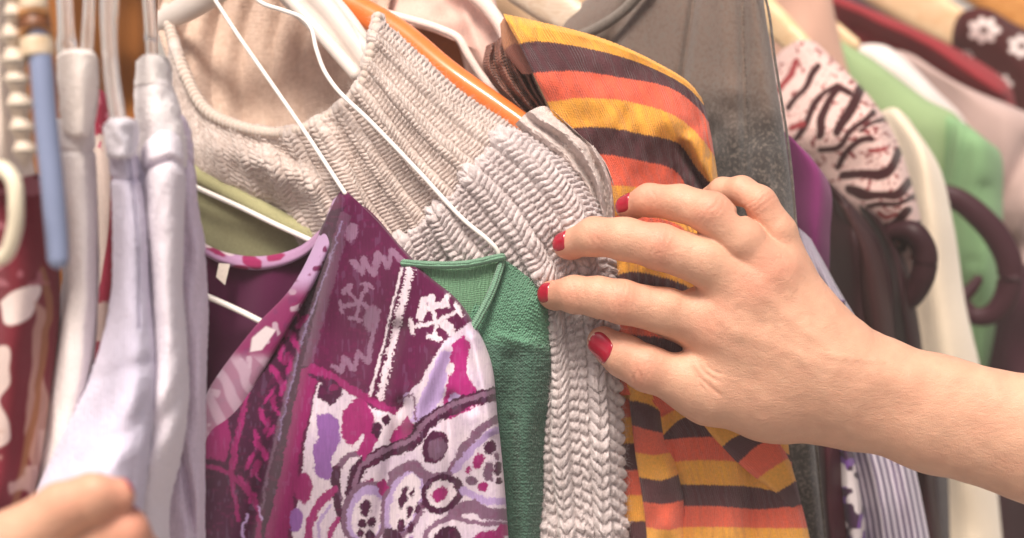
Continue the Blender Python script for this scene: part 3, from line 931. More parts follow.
# ------------------------------------------------------------------ purple printed blouse
def blouse_print(U, V, PX, PY):
    X = PX + 1.0 * noise2(PX * .85, PY * .85, 141) + 1.3 * noise2(PX * .16, PY * .16, 41) + .8 * noise2(PX * .4, PY * .4, 42)
    Y = PY + 1.0 * noise2(PX * .85, PY * .85, 143) + 1.3 * noise2(PX * .16, PY * .16, 43) + .8 * noise2(PX * .4, PY * .4, 44)
    plum, dplum, mag, lil, wht, gry, vio = map(hx, ('#58143f', '#3f0e31', '#961f66', '#b096c4', '#d9c9d2', '#8d6783', '#8a5a9e'))
    C = np.zeros(PX.shape + (3,)) + plum
    C *= (1 + .12 * noise2(PX * .03, PY * .03, 47))[..., None]
    P_ = lambda pts, c, s=False: paint(C, m_poly(X, Y, pts, smooth=s), c)
    S_ = lambda pts, w, c: paint(C, m_stroke(X, Y, pts, w), c)
    E_ = lambda x, y, a, b, t, c: paint(C, m_ell(X, Y, x, y, a, b, t), c)
    # dark border strip and inner bands running down the front edge
    P_([(322, 215), (346, 205), (318, 330), (290, 450), (270, 540), (250, 600), (190, 600), (205, 420)], dplum)
    P_([(340, 212), (352, 215), (332, 290), (312, 366), (302, 366), (318, 300)], plum * .45 + gry * .32)
    S_([(318, 262), (300, 340), (285, 400), (268, 470), (255, 560)], 3, gry * .5)
    S_([(342, 222), (325, 275), (305, 330), (291, 385), (278, 440)], 1.6, lil * .6)
    P_([(302, 368), (320, 368), (300, 450), (288, 540), (270, 600), (250, 600), (274, 500)], mag * .8)
    S_([(312, 368), (330, 376), (355, 392), (375, 402), (400, 414)], 8, mag * .85)
    S_([(310, 376), (330, 384), (352, 399), (372, 410)], 3, dplum)
    # magenta flecks at the left strip
    for q in range(26):
        t = q / 26
        x = 298 - t * 54 + 7 * math.sin(q * 2.1); y = 315 + t * 190
        E_(x, y, 1.6 + 1.6 * abs(math.sin(q * 1.7)), 6 + 4 * abs(math.sin(q)), 35 * math.sin(q * 1.3), mag * (1.0 if q % 3 else .7))
    S_([(255, 370), (240, 420), (232, 470), (238, 520)], 4, mag * .7); S_([(262, 350), (250, 390), (240, 430), (234, 470)], 2, mag)
    S_([(205, 466), (225, 472), (245, 488), (258, 510), (256, 560)], 5, mag * .75)
    S_([(248, 515), (243, 530), (247, 545)], 3, lil); S_([(258, 505), (262, 520)], 2, lil)
    P_([(205, 425), (222, 400), (232, 440), (226, 462), (205, 458)], mag * .75)
    # ikat crosses on the shoulder
    def star(cx, cy, s, c, rot=0):
        for q in range(5):
            a = rot + q * 2 * math.pi / 5 + .3 * math.sin(q * 7 + cx)
            r = s * (1 + .25 * math.sin(q * 3 + cy))
            ex, ey = cx + r * math.cos(a), cy + r * math.sin(a)
            paint(C, m_stroke(X, Y, [(cx, cy), (ex, ey)], s * .2, smooth=False), c)
            px, py = -math.sin(a), math.cos(a)
            paint(C, m_stroke(X, Y, [(ex - px * s * .28, ey - py * s * .28), (ex + px * s * .28, ey + py * s * .28)], s * .24, smooth=False), c)
    star(360, 302, 19, gry * .95, .4)
    zz = [(366, 250), (374, 258), (372, 272), (382, 268), (388, 280), (398, 268), (404, 276)]
    paint(C, m_stroke(X, Y, [(352, 262), (362, 272), (364, 258), (374, 274), (378, 254), (388, 266), (392, 250), (402, 262)], 6, smooth=False), gry * .9)
    paint(C, m_stroke(X, Y, [(332, 366), (342, 372), (344, 358), (354, 370), (358, 352), (368, 362), (372, 340), (374, 322)], 5, smooth=False), gry * .9)
    E_(372, 318, 8, 14, 10, gry * .8); E_(352, 232, 6, 9, 20, gry * .9)
    star(437, 322, 21, wht, .75)
    paint(C, m_stroke(X, Y, [(420, 318), (424, 300), (432, 298), (430, 308), (446, 304), (447, 296)], 7, smooth=False), wht)
    E_(448, 326, 7, 5, 30, wht); E_(410, 400, 8, 6, 0, lil)
    # white double stripe
    paint(C, m_stroke(X * .6 + PX * .4, Y, [(404, 262), (396, 292), (384, 345), (370, 395)], 3, smooth=False), wht)
    rag = 2.2 * noise2(PX * .5, PY * .9, 51)
    paint(C, m_stroke(X + rag, Y, [(411, 270), (403, 300), (391, 350), (380, 396)], 7.5), wht)
    S_([(399, 285), (391, 320), (381, 362)], 1.2, dplum)
    # paisley field
    body = [(318, 382), (345, 390), (372, 408), (395, 414), (420, 380), (445, 340), (472, 322), (500, 320), (560, 420), (560, 620), (240, 620), (292, 540), (304, 450)]
    P_(body, wht)
    paint(C, m_poly(X, Y, body) * (.5 + .5 * noise2(PX * .09, PY * .05, 57)) * .35, lil)
    P_([(418, 402), (440, 352), (452, 350), (443, 395), (430, 420), (410, 424)], lil * 1.15)
    P_([(452, 345), (462, 334), (470, 345), (466, 372), (478, 392), (486, 402), (452, 418), (436, 420), (446, 392), (450, 365)], mag * 1.15)
    E_(450, 369, 5, 6, 20, wht); E_(455, 399, 6, 6, 0, lil); P_([(484, 392), (492, 398), (478, 404)], mag)
    S_([(398, 402), (412, 396), (416, 420)], 2, gry * .7); P_([(388, 440), (408, 416), (420, 432), (404, 452)], mag)
    # big dark stem
    S_([(352, 500), (358, 470), (386, 452), (412, 442), (425, 424), (450, 409), (478, 398), (515, 390)], 14, dplum)
    S_([(352, 500), (360, 468), (388, 449), (412, 439), (426, 421), (452, 406), (480, 396), (515, 389)], 5, gry * .8)
    S_([(340, 500), (335, 480), (346, 458), (362, 452)], 7, gry * .7); S_([(336, 470), (338, 505), (352, 532), (372, 552)], 9, dplum * 1.1)
    # left field: blobs
    E_(330, 392, 12, 12, 0, dplum * 1.2); E_(334, 388, 5, 4, 0, mag * .6)
    P_([(317, 415), (332, 414), (340, 438), (332, 460), (330, 480), (320, 478), (313, 455), (318, 435)], vio, True)
    P_([(344, 410), (358, 398), (372, 412), (374, 436), (366, 452), (362, 434), (352, 446), (342, 436)], mag, True)
    P_([(356, 452), (372, 424), (378, 440), (364, 462)], mag)
    E_(303, 488, 9, 16, 0, mag * .85); E_(296, 520, 7, 12, 0, vio)
    S_([(308, 560), (310, 525), (322, 500), (334, 490)], 8, mag); S_([(328, 560), (330, 535), (338, 520)], 5, mag)
    S_([(318, 545), (320, 520), (330, 506)], 3, lil)
    P_([(345, 520), (352, 492), (372, 478), (372, 505), (360, 532), (348, 530)], mag * .9, True)
    E_(377, 430, 5, 8, 0, dplum); E_(386, 420, 4, 5, 0, dplum)
    # paisley with seeds
    for (cx, cy, sx, sy, tt) in ((366, 514, 17, 27, 12), (404, 500, 15, 34, 18)):
        E_(cx, cy, sx + 7, sy + 7, tt, gry * .7); E_(cx, cy, sx + 2, sy + 2, tt, lil); E_(cx + 1, cy + 3, sx - 2, sy - 3, tt, wht)
    for (x, y, a, b) in ((366, 508, 6, 9), (362, 524, 4, 4), (371, 522, 5, 5), (360, 534, 4, 5), (370, 536, 5, 6), (403, 498, 4, 11), (410, 512, 3, 6), (413, 492, 2, 5), (402, 526, 4, 7), (411, 528, 3, 6), (418, 508, 3, 5)):
        E_(x, y, a, b, 15, dplum * 1.2)
    E_(392, 536, 9, 8, 0, dplum); E_(412, 548, 5, 12, 0, vio)
    P_([(376, 484), (384, 478), (388, 488), (382, 496)], mag)
    # eye motif and bands
    E_(435, 447, 13, 17, 20, dplum * 1.15); E_(437, 449, 9, 12, 20, gry * .55)
    S_([(392, 476), (408, 466), (428, 476), (446, 476), (462, 452), (480, 430), (510, 412)], 9, gry * .7)
    S_([(455, 470), (470, 452), (490, 434), (512, 424)], 7, lil * .95)
    E_(442, 494, 22, 19, -28, dplum * 1.1); E_(441, 494, 15, 12.5, -28, wht); E_(440, 494, 9, 7, -30, mag)
    S_([(462, 490), (482, 500), (510, 502)], 7, lil); S_([(455, 514), (470, 506), (490, 514), (512, 514)], 12, gry * .72)
    S_([(420, 560), (430, 528), (450, 518), (470, 522), (510, 524)], 5, gry * .8)
    E_(448, 540, 14, 14, 0, dplum); E_(486, 540, 20, 9, -20, mag * .9); E_(505, 530, 8, 6, 0, mag)
    for (x, y, a, b, t, c) in ((478, 461, 6, 8, 20, mag), (483, 487, 6, 5, 10, mag), (471, 480, 6, 5, 0, gry * .55), (490, 448, 6, 7, 30, dplum * 1.2), (497, 456, 3, 4, 0, gry * .6), (489, 472, 5, 10, 0, gry * .55), (498, 468, 4, 7, 0, dplum), (499, 481, 3, 4, 0, dplum), (468, 470, 3, 3, 0, mag)):
        E_(x, y, a, b, t, c)
    dark = 1 - sstep(.12, .3, C.mean(-1))
    paint(C, sstep(.5, .62, noise2(PX * .45, PY * .12, 63)) * dark * .07, lil)
    paint(C, sstep(.45, .6, noise2(PX * .22 + 5, PY * .3, 64)) * dark * .22, mag * .6)
    paint(C, sstep(.5, .6, noise2(PX * .33, PY * .33, 66)) * (1 - dark) * .12, vio)
    # threads
    C *= (1 + .10 * noise2(PX * 1.2, PY * .12, 61))[..., None]
    return np.clip(C, 0, 1)

SATIN = cloth_mat('printed_satin', weave='plain', pitch=.0007, bump=.12, heather=.04, fuzz=.25, rough=.8, sheen=.15, spec=.15, dist=.0002, transl=.12)
bl = thing('printed_blouse', 'purple and magenta blouse with paisley print and white stripes on a thin wire hanger', 'blouse')
def bl_back_col(U, V, PX, PY):
    C = np.zeros(PX.shape + (3,)) + hx('#581642')
    C *= (1 + .10 * noise2(PX * .03, PY * .02, 5))[..., None]
    return C
cloth('back_lining', [[(196, 246, .726), (230, 264, .726), (275, 262, .718), (325, 232, .70)], [(190, 330, .728), (230, 335, .728), (280, 330, .716), (325, 310, .70)],
                      [(185, 450, .73), (230, 450, .73), (280, 450, .72), (330, 440, .70)], [(185, 600, .73), (230, 600, .73), (280, 600, .72), (330, 600, .70)]],
      200, 90, SATIN, bl, col=bl_back_col, depth=lambda U, V, X, Y: .004 * noise2(X * .03, Y * .01, 4) + .003 * np.sin(X * .09 + Y * .02), belly=.005)
def trim_col(U, V, PX, PY):
    C = np.zeros(PX.shape + (3,)) + hx('#b48bb0')
    for (x, y, a, b, t) in ((216, 250, 12, 4, 30), (252, 262, 11, 6, 25), (275, 257, 9, 4, -15), (240, 268, 9, 3, 0), (327, 235, 4, 10, 25), (332, 205, 4, 8, 20), (312, 262, 4, 8, 30)):
        paint(C, m_ell(PX + 2 * noise2(PX * .2, PY * .2, 3), PY, x, y, a, b, t), hx('#96285a'))
    for (x, y, a, b, t) in ((226, 250, 9, 4, 30), (205, 244, 8, 3, 20)):
        paint(C, m_ell(PX, PY, x, y, a, b, t), hx('#e2cdd4'))
    return C
cloth('neck_trim', [[(194, 238, .723), (225, 252, .722), (262, 256, .715), (300, 246, .704), (322, 228, .694)], [(194, 250, .720), (225, 265, .719), (262, 270, .712), (300, 259, .701), (326, 238, .691)]],
      26, 150, SATIN, bl, col=trim_col, roll=(0, 0, .004, .004), rw=.4, belly=.003)
def bl_dep(U, V, PX, PY):
    f = lambda x0, y0, x1, y1, w: np.exp(-(seg_dist(PX, PY, [(x0, y0), (x1, y1)]) / w) ** 2)
    d = -.006 * f(345, 200, 275, 540, 12) + .007 * f(322, 250, 250, 540, 10) - .005 * f(410, 270, 330, 560, 22) + .006 * f(398, 330, 378, 400, 9)
    d += .007 * f(404, 408, 372, 560, 10) - .006 * f(440, 350, 410, 420, 10) - .004 * f(470, 420, 480, 560, 12) + .004 * f(450, 400, 452, 560, 8) - .003 * f(472, 340, 492, 430, 6)
    return d + .002 * noise2(PX * .03, PY * .02, 13)
cloth('front_panel', [[(337, 196, .683), (341, 191, .680), (346, 191, .678), (352, 196, .676)],
                      [(322, 226, .686), (340, 224, .674), (362, 220, .668), (378, 220, .664)],
                      [(302, 276, .690), (335, 276, .672), (375, 266, .656), (416, 262, .650)],
                      [(268, 330, .698), (325, 336, .676), (395, 330, .645), (462, 305, .634)],
                      [(226, 386, .705), (305, 392, .672), (395, 384, .635), (490, 358, .624)],
                      [(196, 440, .708), (285, 448, .668), (395, 440, .630), (498, 420, .619)],
                      [(186, 500, .708), (280, 505, .666), (395, 500, .628), (505, 490, .618)],
                      [(182, 590, .708), (280, 590, .666), (395, 590, .628), (512, 590, .620)]],
      640, 480, SATIN, bl, col=blouse_print, depth=bl_dep, roll=(.008, .014, .003, 0), rw=(.05, .05, .02, .05), belly=.02)
def tr2_col(U, V, PX, PY):
    C = np.zeros(PX.shape + (3,)) + hx('#c3a0c8')
    wv = noise2(PX * .12, PY * .12, 77)
    low = sstep(275, 300, PY)
    paint(C, low, hx('#84265c'))
    paint(C, sstep(.45, .6, wv) * low, hx('#b598aa')); paint(C, sstep(.35, .5, noise2(PX * .2, PY * .16, 78)), hx('#7a2a5c'))
    lo2 = sstep(345, 362, PY) * (.5 + .5 * sstep(-.2, .2, np.sin((PX * .55 - PY * .35) * .42 + 2 * noise2(PX * .06, PY * .06, 79))))
    paint(C, lo2 * sstep(345, 362, PY) * .8, hx('#bfa6b8'))
    paint(C, m_poly(PX, PY, [(252, 338), (266, 326), (276, 330), (262, 350), (250, 352)]), hx('#d9cace'))
    return C
cloth('front_trim', [[(333, 200, .684), (345, 190, .677), (352, 194, .674)], [(320, 232, .686), (328, 232, .679), (338, 228, .674)], [(293, 285, .690), (304, 283, .683), (316, 280, .680)],
                     [(252, 330, .700), (270, 338, .690), (284, 336, .686)], [(204, 398, .708), (232, 402, .697), (248, 402, .694)], [(180, 470, .71), (215, 470, .70), (230, 470, .70)]],
      260, 40, SATIN, bl, col=tr2_col, roll=(.004, .003, 0, 0), rw=.3, belly=.004)
cloth('care_tag', [[(219, 263, .7185), (230, 264, .718)], [(216, 277, .7165), (225, 285, .716)]], 12, 12, cloth_mat('tag_cloth', hx('#dccfc4'), 'plain', .0006, .1), bl, belly=.0008, roll=(0, 0, 0, 0))
WIRE = plastic_mat('white_wire', hx('#e9e2dc'), .35, grain=.03)
w1 = thing('wire_hanger', 'white wire hanger whose long arm ends at the purple blouse shoulder', 'hanger', group=None)
sweep([(190, -60, .742), (203, -20, .735), (214, -2, .730), (240, 38, .715), (272, 84, .700), (305, 132, .688), (345, 193, .673)], .0011, 160, 10, WIRE, 'arm', w1)
sweep([(190, 290, .718), (211, 298, .715), (240, 311, .710), (268, 325, .704), (300, 340, .70)], .0016, 60, 10, WIRE, 'crossbar', w1)
w2 = thing('wire_hanger', 'white wire hanger with a kinked neck reaching down to the green cardigan shoulder', 'hanger')
sweep([(238, -40, .72), (252, -6, .712), (262, 3, .708), (282, 10, .702), (302, 18, .697), (311, 28, .694), (316, 48, .690), (324, 70, .686), (336, 88, .681), (370, 121, .670), (420, 173, .657), (465, 221, .648), (489, 241, .645), (497, 250, .645), (500, 262, .646)],
      .0011, 260, 10, WIRE, 'arm', w2)

# ------------------------------------------------------------------ olive garment with a rolled edge, between knit and blouse
OLIVE = cloth_mat('olive_jersey', weave='jersey', pitch=.0013, bump=.3)
ol = thing('olive_shirt', 'olive green shirt with a rolled neckline showing behind the purple blouse neck', 'shirt')
cloth('body', [[(175, 172, .748), (220, 190, .742), (270, 215, .733), (340, 250, .712)], [(175, 230, .746), (220, 240, .740), (270, 260, .732), (340, 280, .712)], [(175, 330, .75), (220, 330, .744), (270, 330, .735), (340, 330, .715)]],
      60, 100, OLIVE, ol, col=hx('#989572'), belly=.004)
sweep([(165, 158, .748), (196, 174, .742), (230, 192, .735), (270, 213, .725), (310, 233, .713), (345, 250, .703)], [.0045, .0043, .004, .0036], 80, 18, OLIVE, 'neck_edge', ol, hx('#a8a47a'))
w3 = sweep([(165, 172, .738), (198, 188, .733), (240, 207, .726), (275, 224, .717), (312, 241, .706), (335, 252, .70)], .0014, 80, 10, WIRE, 'wire_hanger')
tag(w3, 'thin cream wire hanger bar lying across the olive green shirt', 'hanger')

# ------------------------------------------------------------------ orange hanger, pink garment, ochre garment
ORNG = plastic_mat('orange_plastic', hx('#e2783a'), .28, coat=.3)
oh = sweep([(262, -48, .775), (300, -22, .765), (345, 4, .752), (398, 34, .735), (448, 74, .715), (500, 110, .70), (536, 135, .69)], [.0085, .0085, .0078, .0072, .0066, .006], 120, 24, ORNG, 'coat_hanger', shape=lambda t: 1 - .12 * np.abs(np.cos(t)) ** 6)
tag(oh, 'glossy orange plastic hanger running down behind the beige knit shoulder', 'hanger')
PINK = cloth_mat('pale_pink_cotton', weave='plain', pitch=.0008, bump=.15, rough=.8)
pk = thing('pink_shirt', 'pale pink shirt with white piped edge behind the orange hanger', 'shirt')
cloth('body', [[(330, -70, .79), (420, -60, .775), (500, -60, .76)], [(340, -2, .785), (420, 8, .765), (496, 2, .755)], [(350, 10, .78), (415, 24, .765), (452, 34, .757), (505, 40, .75)], [(440, 30, .76), (462, 44, .757), (485, 60, .752), (512, 70, .75)], [(455, 40, .765), (476, 74, .757), (492, 92, .752), (515, 100, .75)], [(470, 90, .765), (480, 110, .757), (500, 130, .752), (525, 140, .75)]],
      120, 130, PINK, pk, col=hx('#e3bdb0'), depth=lambda U, V, X, Y: .003 * noise2(X * .05, Y * .05, 3) - .004 * np.exp(-(seg_dist(X, Y, [(455, -20), (475, 40), (500, 100)]) / 7) ** 2), belly=.006)
sweep([(340, 2, .776), (365, 8, .77), (400, 17, .762), (440, 29, .754), (458, 38, .750), (468, 55, .748), (480, 74, .747), (496, 94, .745)], .0021, 90, 12, PINK, 'piping', pk, hx('#f0d8ce'))
sweep([(440, -40, .756), (468, -10, .75), (486, 6, .746), (500, 25, .742), (512, 55, .738)], [.004, .004, .003], 70, 12, PINK, 'collar', pk, hx('#eed6cc'))
oc = cloth('ochre_shirt', [[(330, -20, .80), (420, 0, .795), (520, 20, .785)], [(360, 30, .795), (440, 40, .785), (525, 70, .775)], [(420, 90, .785), (470, 110, .775), (540, 130, .77)]], 50, 60,
           cloth_mat('ochre_cloth', weave='jersey', pitch=.0014, bump=.3), col=hx('#a8673a'))
tag(oc, 'ochre brown shirt glimpsed between the orange hanger and the pink shirt', 'shirt')

# ------------------------------------------------------------------ grey ruched scarf between knit and stripes
GREY = cloth_mat('grey_crepe', weave='jersey', pitch=.0012, bump=.5, heather=.16, fuzz=.5, dist=.0003)
gs = cloth('grey_scarf', [[(515, 124, .674), (528, 112, .668), (545, 106, .668), (562, 118, .674)],
                          [(535, 145, .672), (548, 132, .664), (566, 126, .665), (582, 136, .672)],
                          [(560, 172, .671), (575, 152, .661), (590, 146, .662), (602, 156, .671)],
                          [(585, 205, .671), (596, 180, .660), (606, 172, .662), (614, 184, .671)],
                          [(598, 240, .672), (606, 215, .662), (612, 204, .664), (618, 212, .672)],
                          [(604, 285, .674), (610, 262, .666), (616, 250, .668), (622, 258, .674)]],
           260, 150, GREY, depth=lambda U, V, X, Y: .0035 * np.sin(U * 24 + 3.0 * noise2(U * 2.5, V * 4, 3)) + .0014 * noise2(U * 13, V * 12, 5) + .0006 * noise2(U * 50, V * 60, 6), col=lambda U, V, X, Y: hx('#cdbcb6') * (1 + .15 * noise2(X * .3, Y * .3, 5))[..., None], roll=(.006, .008, .003, 0), rw=.15)
tag(gs, 'crinkled grey scarf tucked between the beige knit shoulder and the striped sweater', 'scarf')
# ------------------------------------------------------------------ striped sweater
STR = cloth_mat('striped_jersey', weave='rib', pitch=.0013, bump=.9, heather=.12, fuzz=.35, sheen=.2, dist=.0003)
YEL, BRN, ORA = hx('#f2aa44'), hx('#583238'), hx('#e4644a')
ss = thing('striped_sweater', 'thin sweater striped in yellow, orange and dark brown, bunched under the hand', 'sweater')

def stripes_by_v(edges, cols, wob=.25):
    """colour from the stripe a row lies in; edges in grid-row units"""
    def f(U, V, PX, PY):
        n = edges[-1]
        t = V * n + .012 * np.sign(np.sin(PX * 2.2)) + .02 * noise2(PX * .5, PY * .1, 3)
        C = np.zeros(PX.shape + (3,))
        for a, b, c in zip(edges[:-1], edges[1:], cols):
            m = sstep(a - .035, a + .035, t) if a > 0 else np.ones_like(t)
            C = C * (1 - m[..., None]) + c * m[..., None]
        return C * (1 + .06 * noise2(PX * .7, PY * .7, 9))[..., None]
    return f

def even_grid(rows, nv, nu):            # rows spaced evenly so that stripe k ends at row k
    rr = [crom(np.array(r, float), nu) for r in rows]
    return crom(np.stack(rr), nv, np.linspace(0, 1, len(rows)))

_sg = sheet_grid
def striped(name, rows, cols, nv, nu, **k):
    if nu >= 200:                        # fine ribs in relief on the large pieces
        k['disp'] = lambda U, V, X, Y: .00032 * np.abs(np.sin(np.pi * (U * nu / 4.6 + .12 * noise2(X * .2, Y * .06, 3))))
    global sheet_grid
    sheet_grid = even_grid
    o = cloth(name, rows, nv, nu, STR, ss, col=stripes_by_v(list(range(len(rows))), cols), **k)
    sheet_grid = _sg
    return o

def z(rows, fn):
    return [[(x, y, fn(x, y)) for x, y in r] for r in rows]

dep = lambda x, y: .668 + .00002 * abs(x - 620) + .00018 * max(0, 130 - y) * .6
def up_dep(U, V, X, Y):
    f = lambda x0, y0, x1, y1, w: np.exp(-(seg_dist(X, Y, [(x0, y0), (x1, y1)]) / w) ** 2)
    return .002 * f(530, 50, 560, 125, 10) + .006 * f(681, 146, 704, 188, 5) - .004 * f(690, 140, 716, 190, 7) + .004 * noise2(X * .03, Y * .025, 4) + .0014 * noise2(X * .08, Y * .05, 14) + .001 * np.exp(-(seg_dist(X, Y, [(560, 60), (640, 110), (700, 130)]) / 12) ** 2) * np.sin(X * .12) - .005 * np.exp(-((Y - 90 - (X - 560) * .25) / 40) ** 2)
striped('body', z([[(503, 14), (530, 20), (600, 38), (655, 62), (690, 84), (701, 98)],
                   [(519, 44), (527, 42), (603, 52), (654, 69), (690, 90), (704, 106)],
                   [(533, 73), (572, 71), (623, 78), (672, 89), (698, 108), (708, 122)],
                   [(547, 102), (582, 98), (635, 103), (680, 119), (704, 142), (714, 156)],
                   [(559, 129), (601, 127), (642, 134), (679, 144), (697, 168), (719, 192)],
                   [(577, 156), (595, 154), (642, 161), (674, 170), (694, 196), (720, 214)],
                   [(596, 190), (615, 186), (640, 188), (672, 198), (698, 222), (722, 240)],
                   [(606, 218), (625, 214), (650, 216), (680, 226), (702, 250), (724, 268)],
                   [(610, 246), (630, 242), (655, 244), (685, 256), (708, 280), (728, 296)],
                   [(612, 276), (632, 272), (658, 276), (690, 288), (712, 308), (732, 324)],
                   [(613, 306), (634, 304), (660, 308), (692, 318), (716, 336), (736, 352)],
                   [(614, 336), (636, 335), (662, 338), (695, 346), (722, 362), (745, 380)],
                   [(615, 368), (638, 366), (664, 368), (697, 374), (726, 390), (750, 408)], [(616, 396), (640, 394), (666, 394), (699, 398), (730, 414), (756, 432)]], dep),
        [YEL, BRN, ORA, YEL, BRN, ORA, YEL, ORA, YEL, BRN, ORA, BRN, ORA], 460, 330, depth=up_dep, roll=(.004, .022, .012, 0), rw=(.03, .14, .03, .05), belly=.02)
# dark ribbed collar seen at the left
RIBM = cloth_mat('brown_rib', weave='rib', pitch=.0034, bump=.9, heather=.1, dist=.0016)
cloth('collar', [[(486, 46, .720), (497, 40, .716), (508, 30, .712), (520, 24, .708)], [(483, 66, .718), (497, 62, .712), (512, 56, .706), (530, 70, .700)],
                 [(492, 84, .716), (506, 84, .708), (522, 84, .702), (544, 102, .694)], [(512, 108, .712), (528, 112, .704), (548, 118, .696), (560, 128, .690)], [(540, 150, .712), (552, 150, .704), (560, 150, .70), (570, 150, .695)]],
      110, 130, RIBM, ss, col=hx('#985e4c'), depth=lambda U, V, X, Y: .004 * np.sin(U * 26 + 2 * np.sin(V * 5)) + .002 * noise2(X * .1, Y * .1, 2), roll=(.01, 0, .006, 0), rw=.2, belly=.01)
striped('hem', z([[(500, 24), (506, 16), (516, 20)], [(504, 50), (514, 44), (522, 46)], [(522, 74), (530, 74), (534, 72)]], lambda x, y: .70 - (x - 500) * .0006), [hx('#c98a62'), hx('#8d5040')], 50, 30, roll=(.004, 0, .003, 0), rw=.4, belly=.003)
# lower part, under the hand
low = lambda x, y: .672 - .00003 * (x - 610)
striped('body', z([[(606, 372), (632, 370)], [(608, 400), (636, 398)], [(609, 418), (638, 417)], [(611, 444), (640, 443)], [(612, 470), (642, 470)], [(613, 496), (644, 495)], [(614, 522), (646, 521)], [(615, 548), (648, 547)], [(616, 575), (650, 574)]], lambda x, y: .676),
        [YEL, ORA, YEL, BRN, ORA, YEL, BRN, ORA], 200, 40, roll=(.006, -.002, 0, 0), rw=.4, belly=.012)
striped('body', z([[(625, 372), (650, 374), (668, 380)], [(629, 400), (648, 404), (662, 412)], [(632, 425), (648, 430), (664, 433)], [(635, 452), (655, 455), (672, 452)], [(639, 477), (662, 480), (680, 474)], [(643, 502), (665, 504), (684, 500)], [(646, 527), (666, 530), (684, 527)], [(648, 555), (668, 556), (684, 553)], [(650, 580), (668, 580), (684, 580)]], lambda x, y: .667),
        [YEL, BRN, ORA, YEL, BRN, ORA, YEL, BRN], 240, 90, roll=(.004, .010, 0, 0), rw=.4, belly=.012,
        depth=lambda U, V, X, Y: .003 * noise2(X * .06, Y * .04, 6))
def main_dep(U, V, X, Y):
    f = lambda x0, y0, x1, y1, w: np.exp(-(seg_dist(X, Y, [(x0, y0), (x1, y1)]) / w) ** 2)
    return .005 * f(668, 412, 690, 560, 8) - .005 * f(720, 400, 726, 570, 14) + .005 * f(748, 430, 752, 570, 9) - .003 * f(780, 440, 790, 570, 9) + .002 * noise2(X * .04, Y * .03, 16)
striped('body', z([[(640, 392), (690, 378), (740, 388), (790, 425)], [(655, 420), (690, 405), (735, 410), (788, 440)], [(658, 440), (685, 417), (728, 420), (789, 455)], [(661, 440), (700, 437), (745, 440), (791, 462)], [(668, 462), (705, 460), (750, 464), (793, 480)], [(676, 484), (710, 485), (755, 487), (797, 497)], [(682, 506), (715, 506), (762, 509), (801, 505)], [(682, 527), (718, 527), (765, 528), (807, 528)], [(683, 550), (720, 550), (768, 550), (811, 548)], [(684, 580), (720, 580), (770, 580), (815, 580)]], lambda x, y: .671 - .00003 * (x - 660)),
        [ORA, YEL, BRN, ORA, YEL, BRN, ORA, YEL, BRN], 300, 260, depth=main_dep, roll=(.003, .012, 0, 0), rw=(.04, .08, .1, .1), belly=.02)
striped('fold', z([[(700, 420), (722, 404), (742, 400)], [(709, 432), (726, 424), (748, 420)], [(722, 447), (730, 440), (756, 428)], [(738, 463), (757, 446), (778, 436)], [(757, 479), (774, 467), (789, 458)], [(776, 493), (786, 487), (796, 481)], [(790, 509), (796, 506), (801, 502)]], lambda x, y: .662 + .00001 * (x - 700)),
        [YEL, YEL, BRN, ORA, YEL, BRN], 200, 90, roll=(.004, .012, 0, .003), rw=.2, belly=.008)

# ------------------------------------------------------------------ heather grey tee
TEE = cloth_mat('heather_grey', weave='jersey', pitch=.0012, bump=.5, heather=.28, fuzz=.5, hscale=520, dist=.0003, hcol=hx('#71675f'))
def tee_dep(U, V, X, Y):
    f = lambda x0, y0, x1, y1, w: np.exp(-(seg_dist(X, Y, [(x0, y0), (x1, y1)]) / w) ** 2)
    return .005 * f(700, -40, 682, 85, 5) - .004 * f(722, -30, 735, 180, 14) + .004 * f(742, -40, 747, 250, 5) - .003 * f(756, 0, 772, 240, 9) + .004 * f(600, 60, 650, -30, 8) + .0035 * noise2(X * .045, Y * .045, 3) * sstep(40, 170, Y)
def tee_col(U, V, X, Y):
    glow_fade = sstep(70, 150, Y + 8 * noise2(X * .03, Y * .03, 7))[..., None]  # warm flare glow painted into the shirt colour at the top, fading downwards
    C = np.zeros(X.shape + (3,)) + hx('#77645a') * (1 - glow_fade) + hx('#443f3d') * glow_fade
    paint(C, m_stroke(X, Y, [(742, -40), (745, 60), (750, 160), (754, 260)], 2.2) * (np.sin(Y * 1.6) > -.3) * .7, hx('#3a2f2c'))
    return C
ht = thing('grey_tee', 'heather grey t-shirt with dark stitched side seam behind the striped sweater', 'shirt')
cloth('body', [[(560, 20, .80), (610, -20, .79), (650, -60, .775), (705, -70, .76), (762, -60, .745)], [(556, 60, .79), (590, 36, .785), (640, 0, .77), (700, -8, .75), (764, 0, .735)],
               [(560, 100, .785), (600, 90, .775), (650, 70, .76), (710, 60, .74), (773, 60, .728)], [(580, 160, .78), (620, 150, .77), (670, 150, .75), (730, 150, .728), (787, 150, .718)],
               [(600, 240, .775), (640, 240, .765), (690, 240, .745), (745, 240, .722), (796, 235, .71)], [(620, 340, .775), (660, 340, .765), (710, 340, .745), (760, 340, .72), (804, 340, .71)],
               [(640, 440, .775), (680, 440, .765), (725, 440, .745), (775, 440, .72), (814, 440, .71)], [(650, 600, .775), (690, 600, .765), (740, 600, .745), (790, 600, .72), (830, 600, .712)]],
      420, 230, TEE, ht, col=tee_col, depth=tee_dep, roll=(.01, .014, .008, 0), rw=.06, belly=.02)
sweep([(745, -50, .733), (766, 0, .727), (775, 60, .720), (789, 150, .710), (797, 236, .703), (806, 340, .702), (816, 440, .702), (831, 600, .704)], .0007, 140, 10, TEE, 'side_seam', ht, hx('#544d48'))
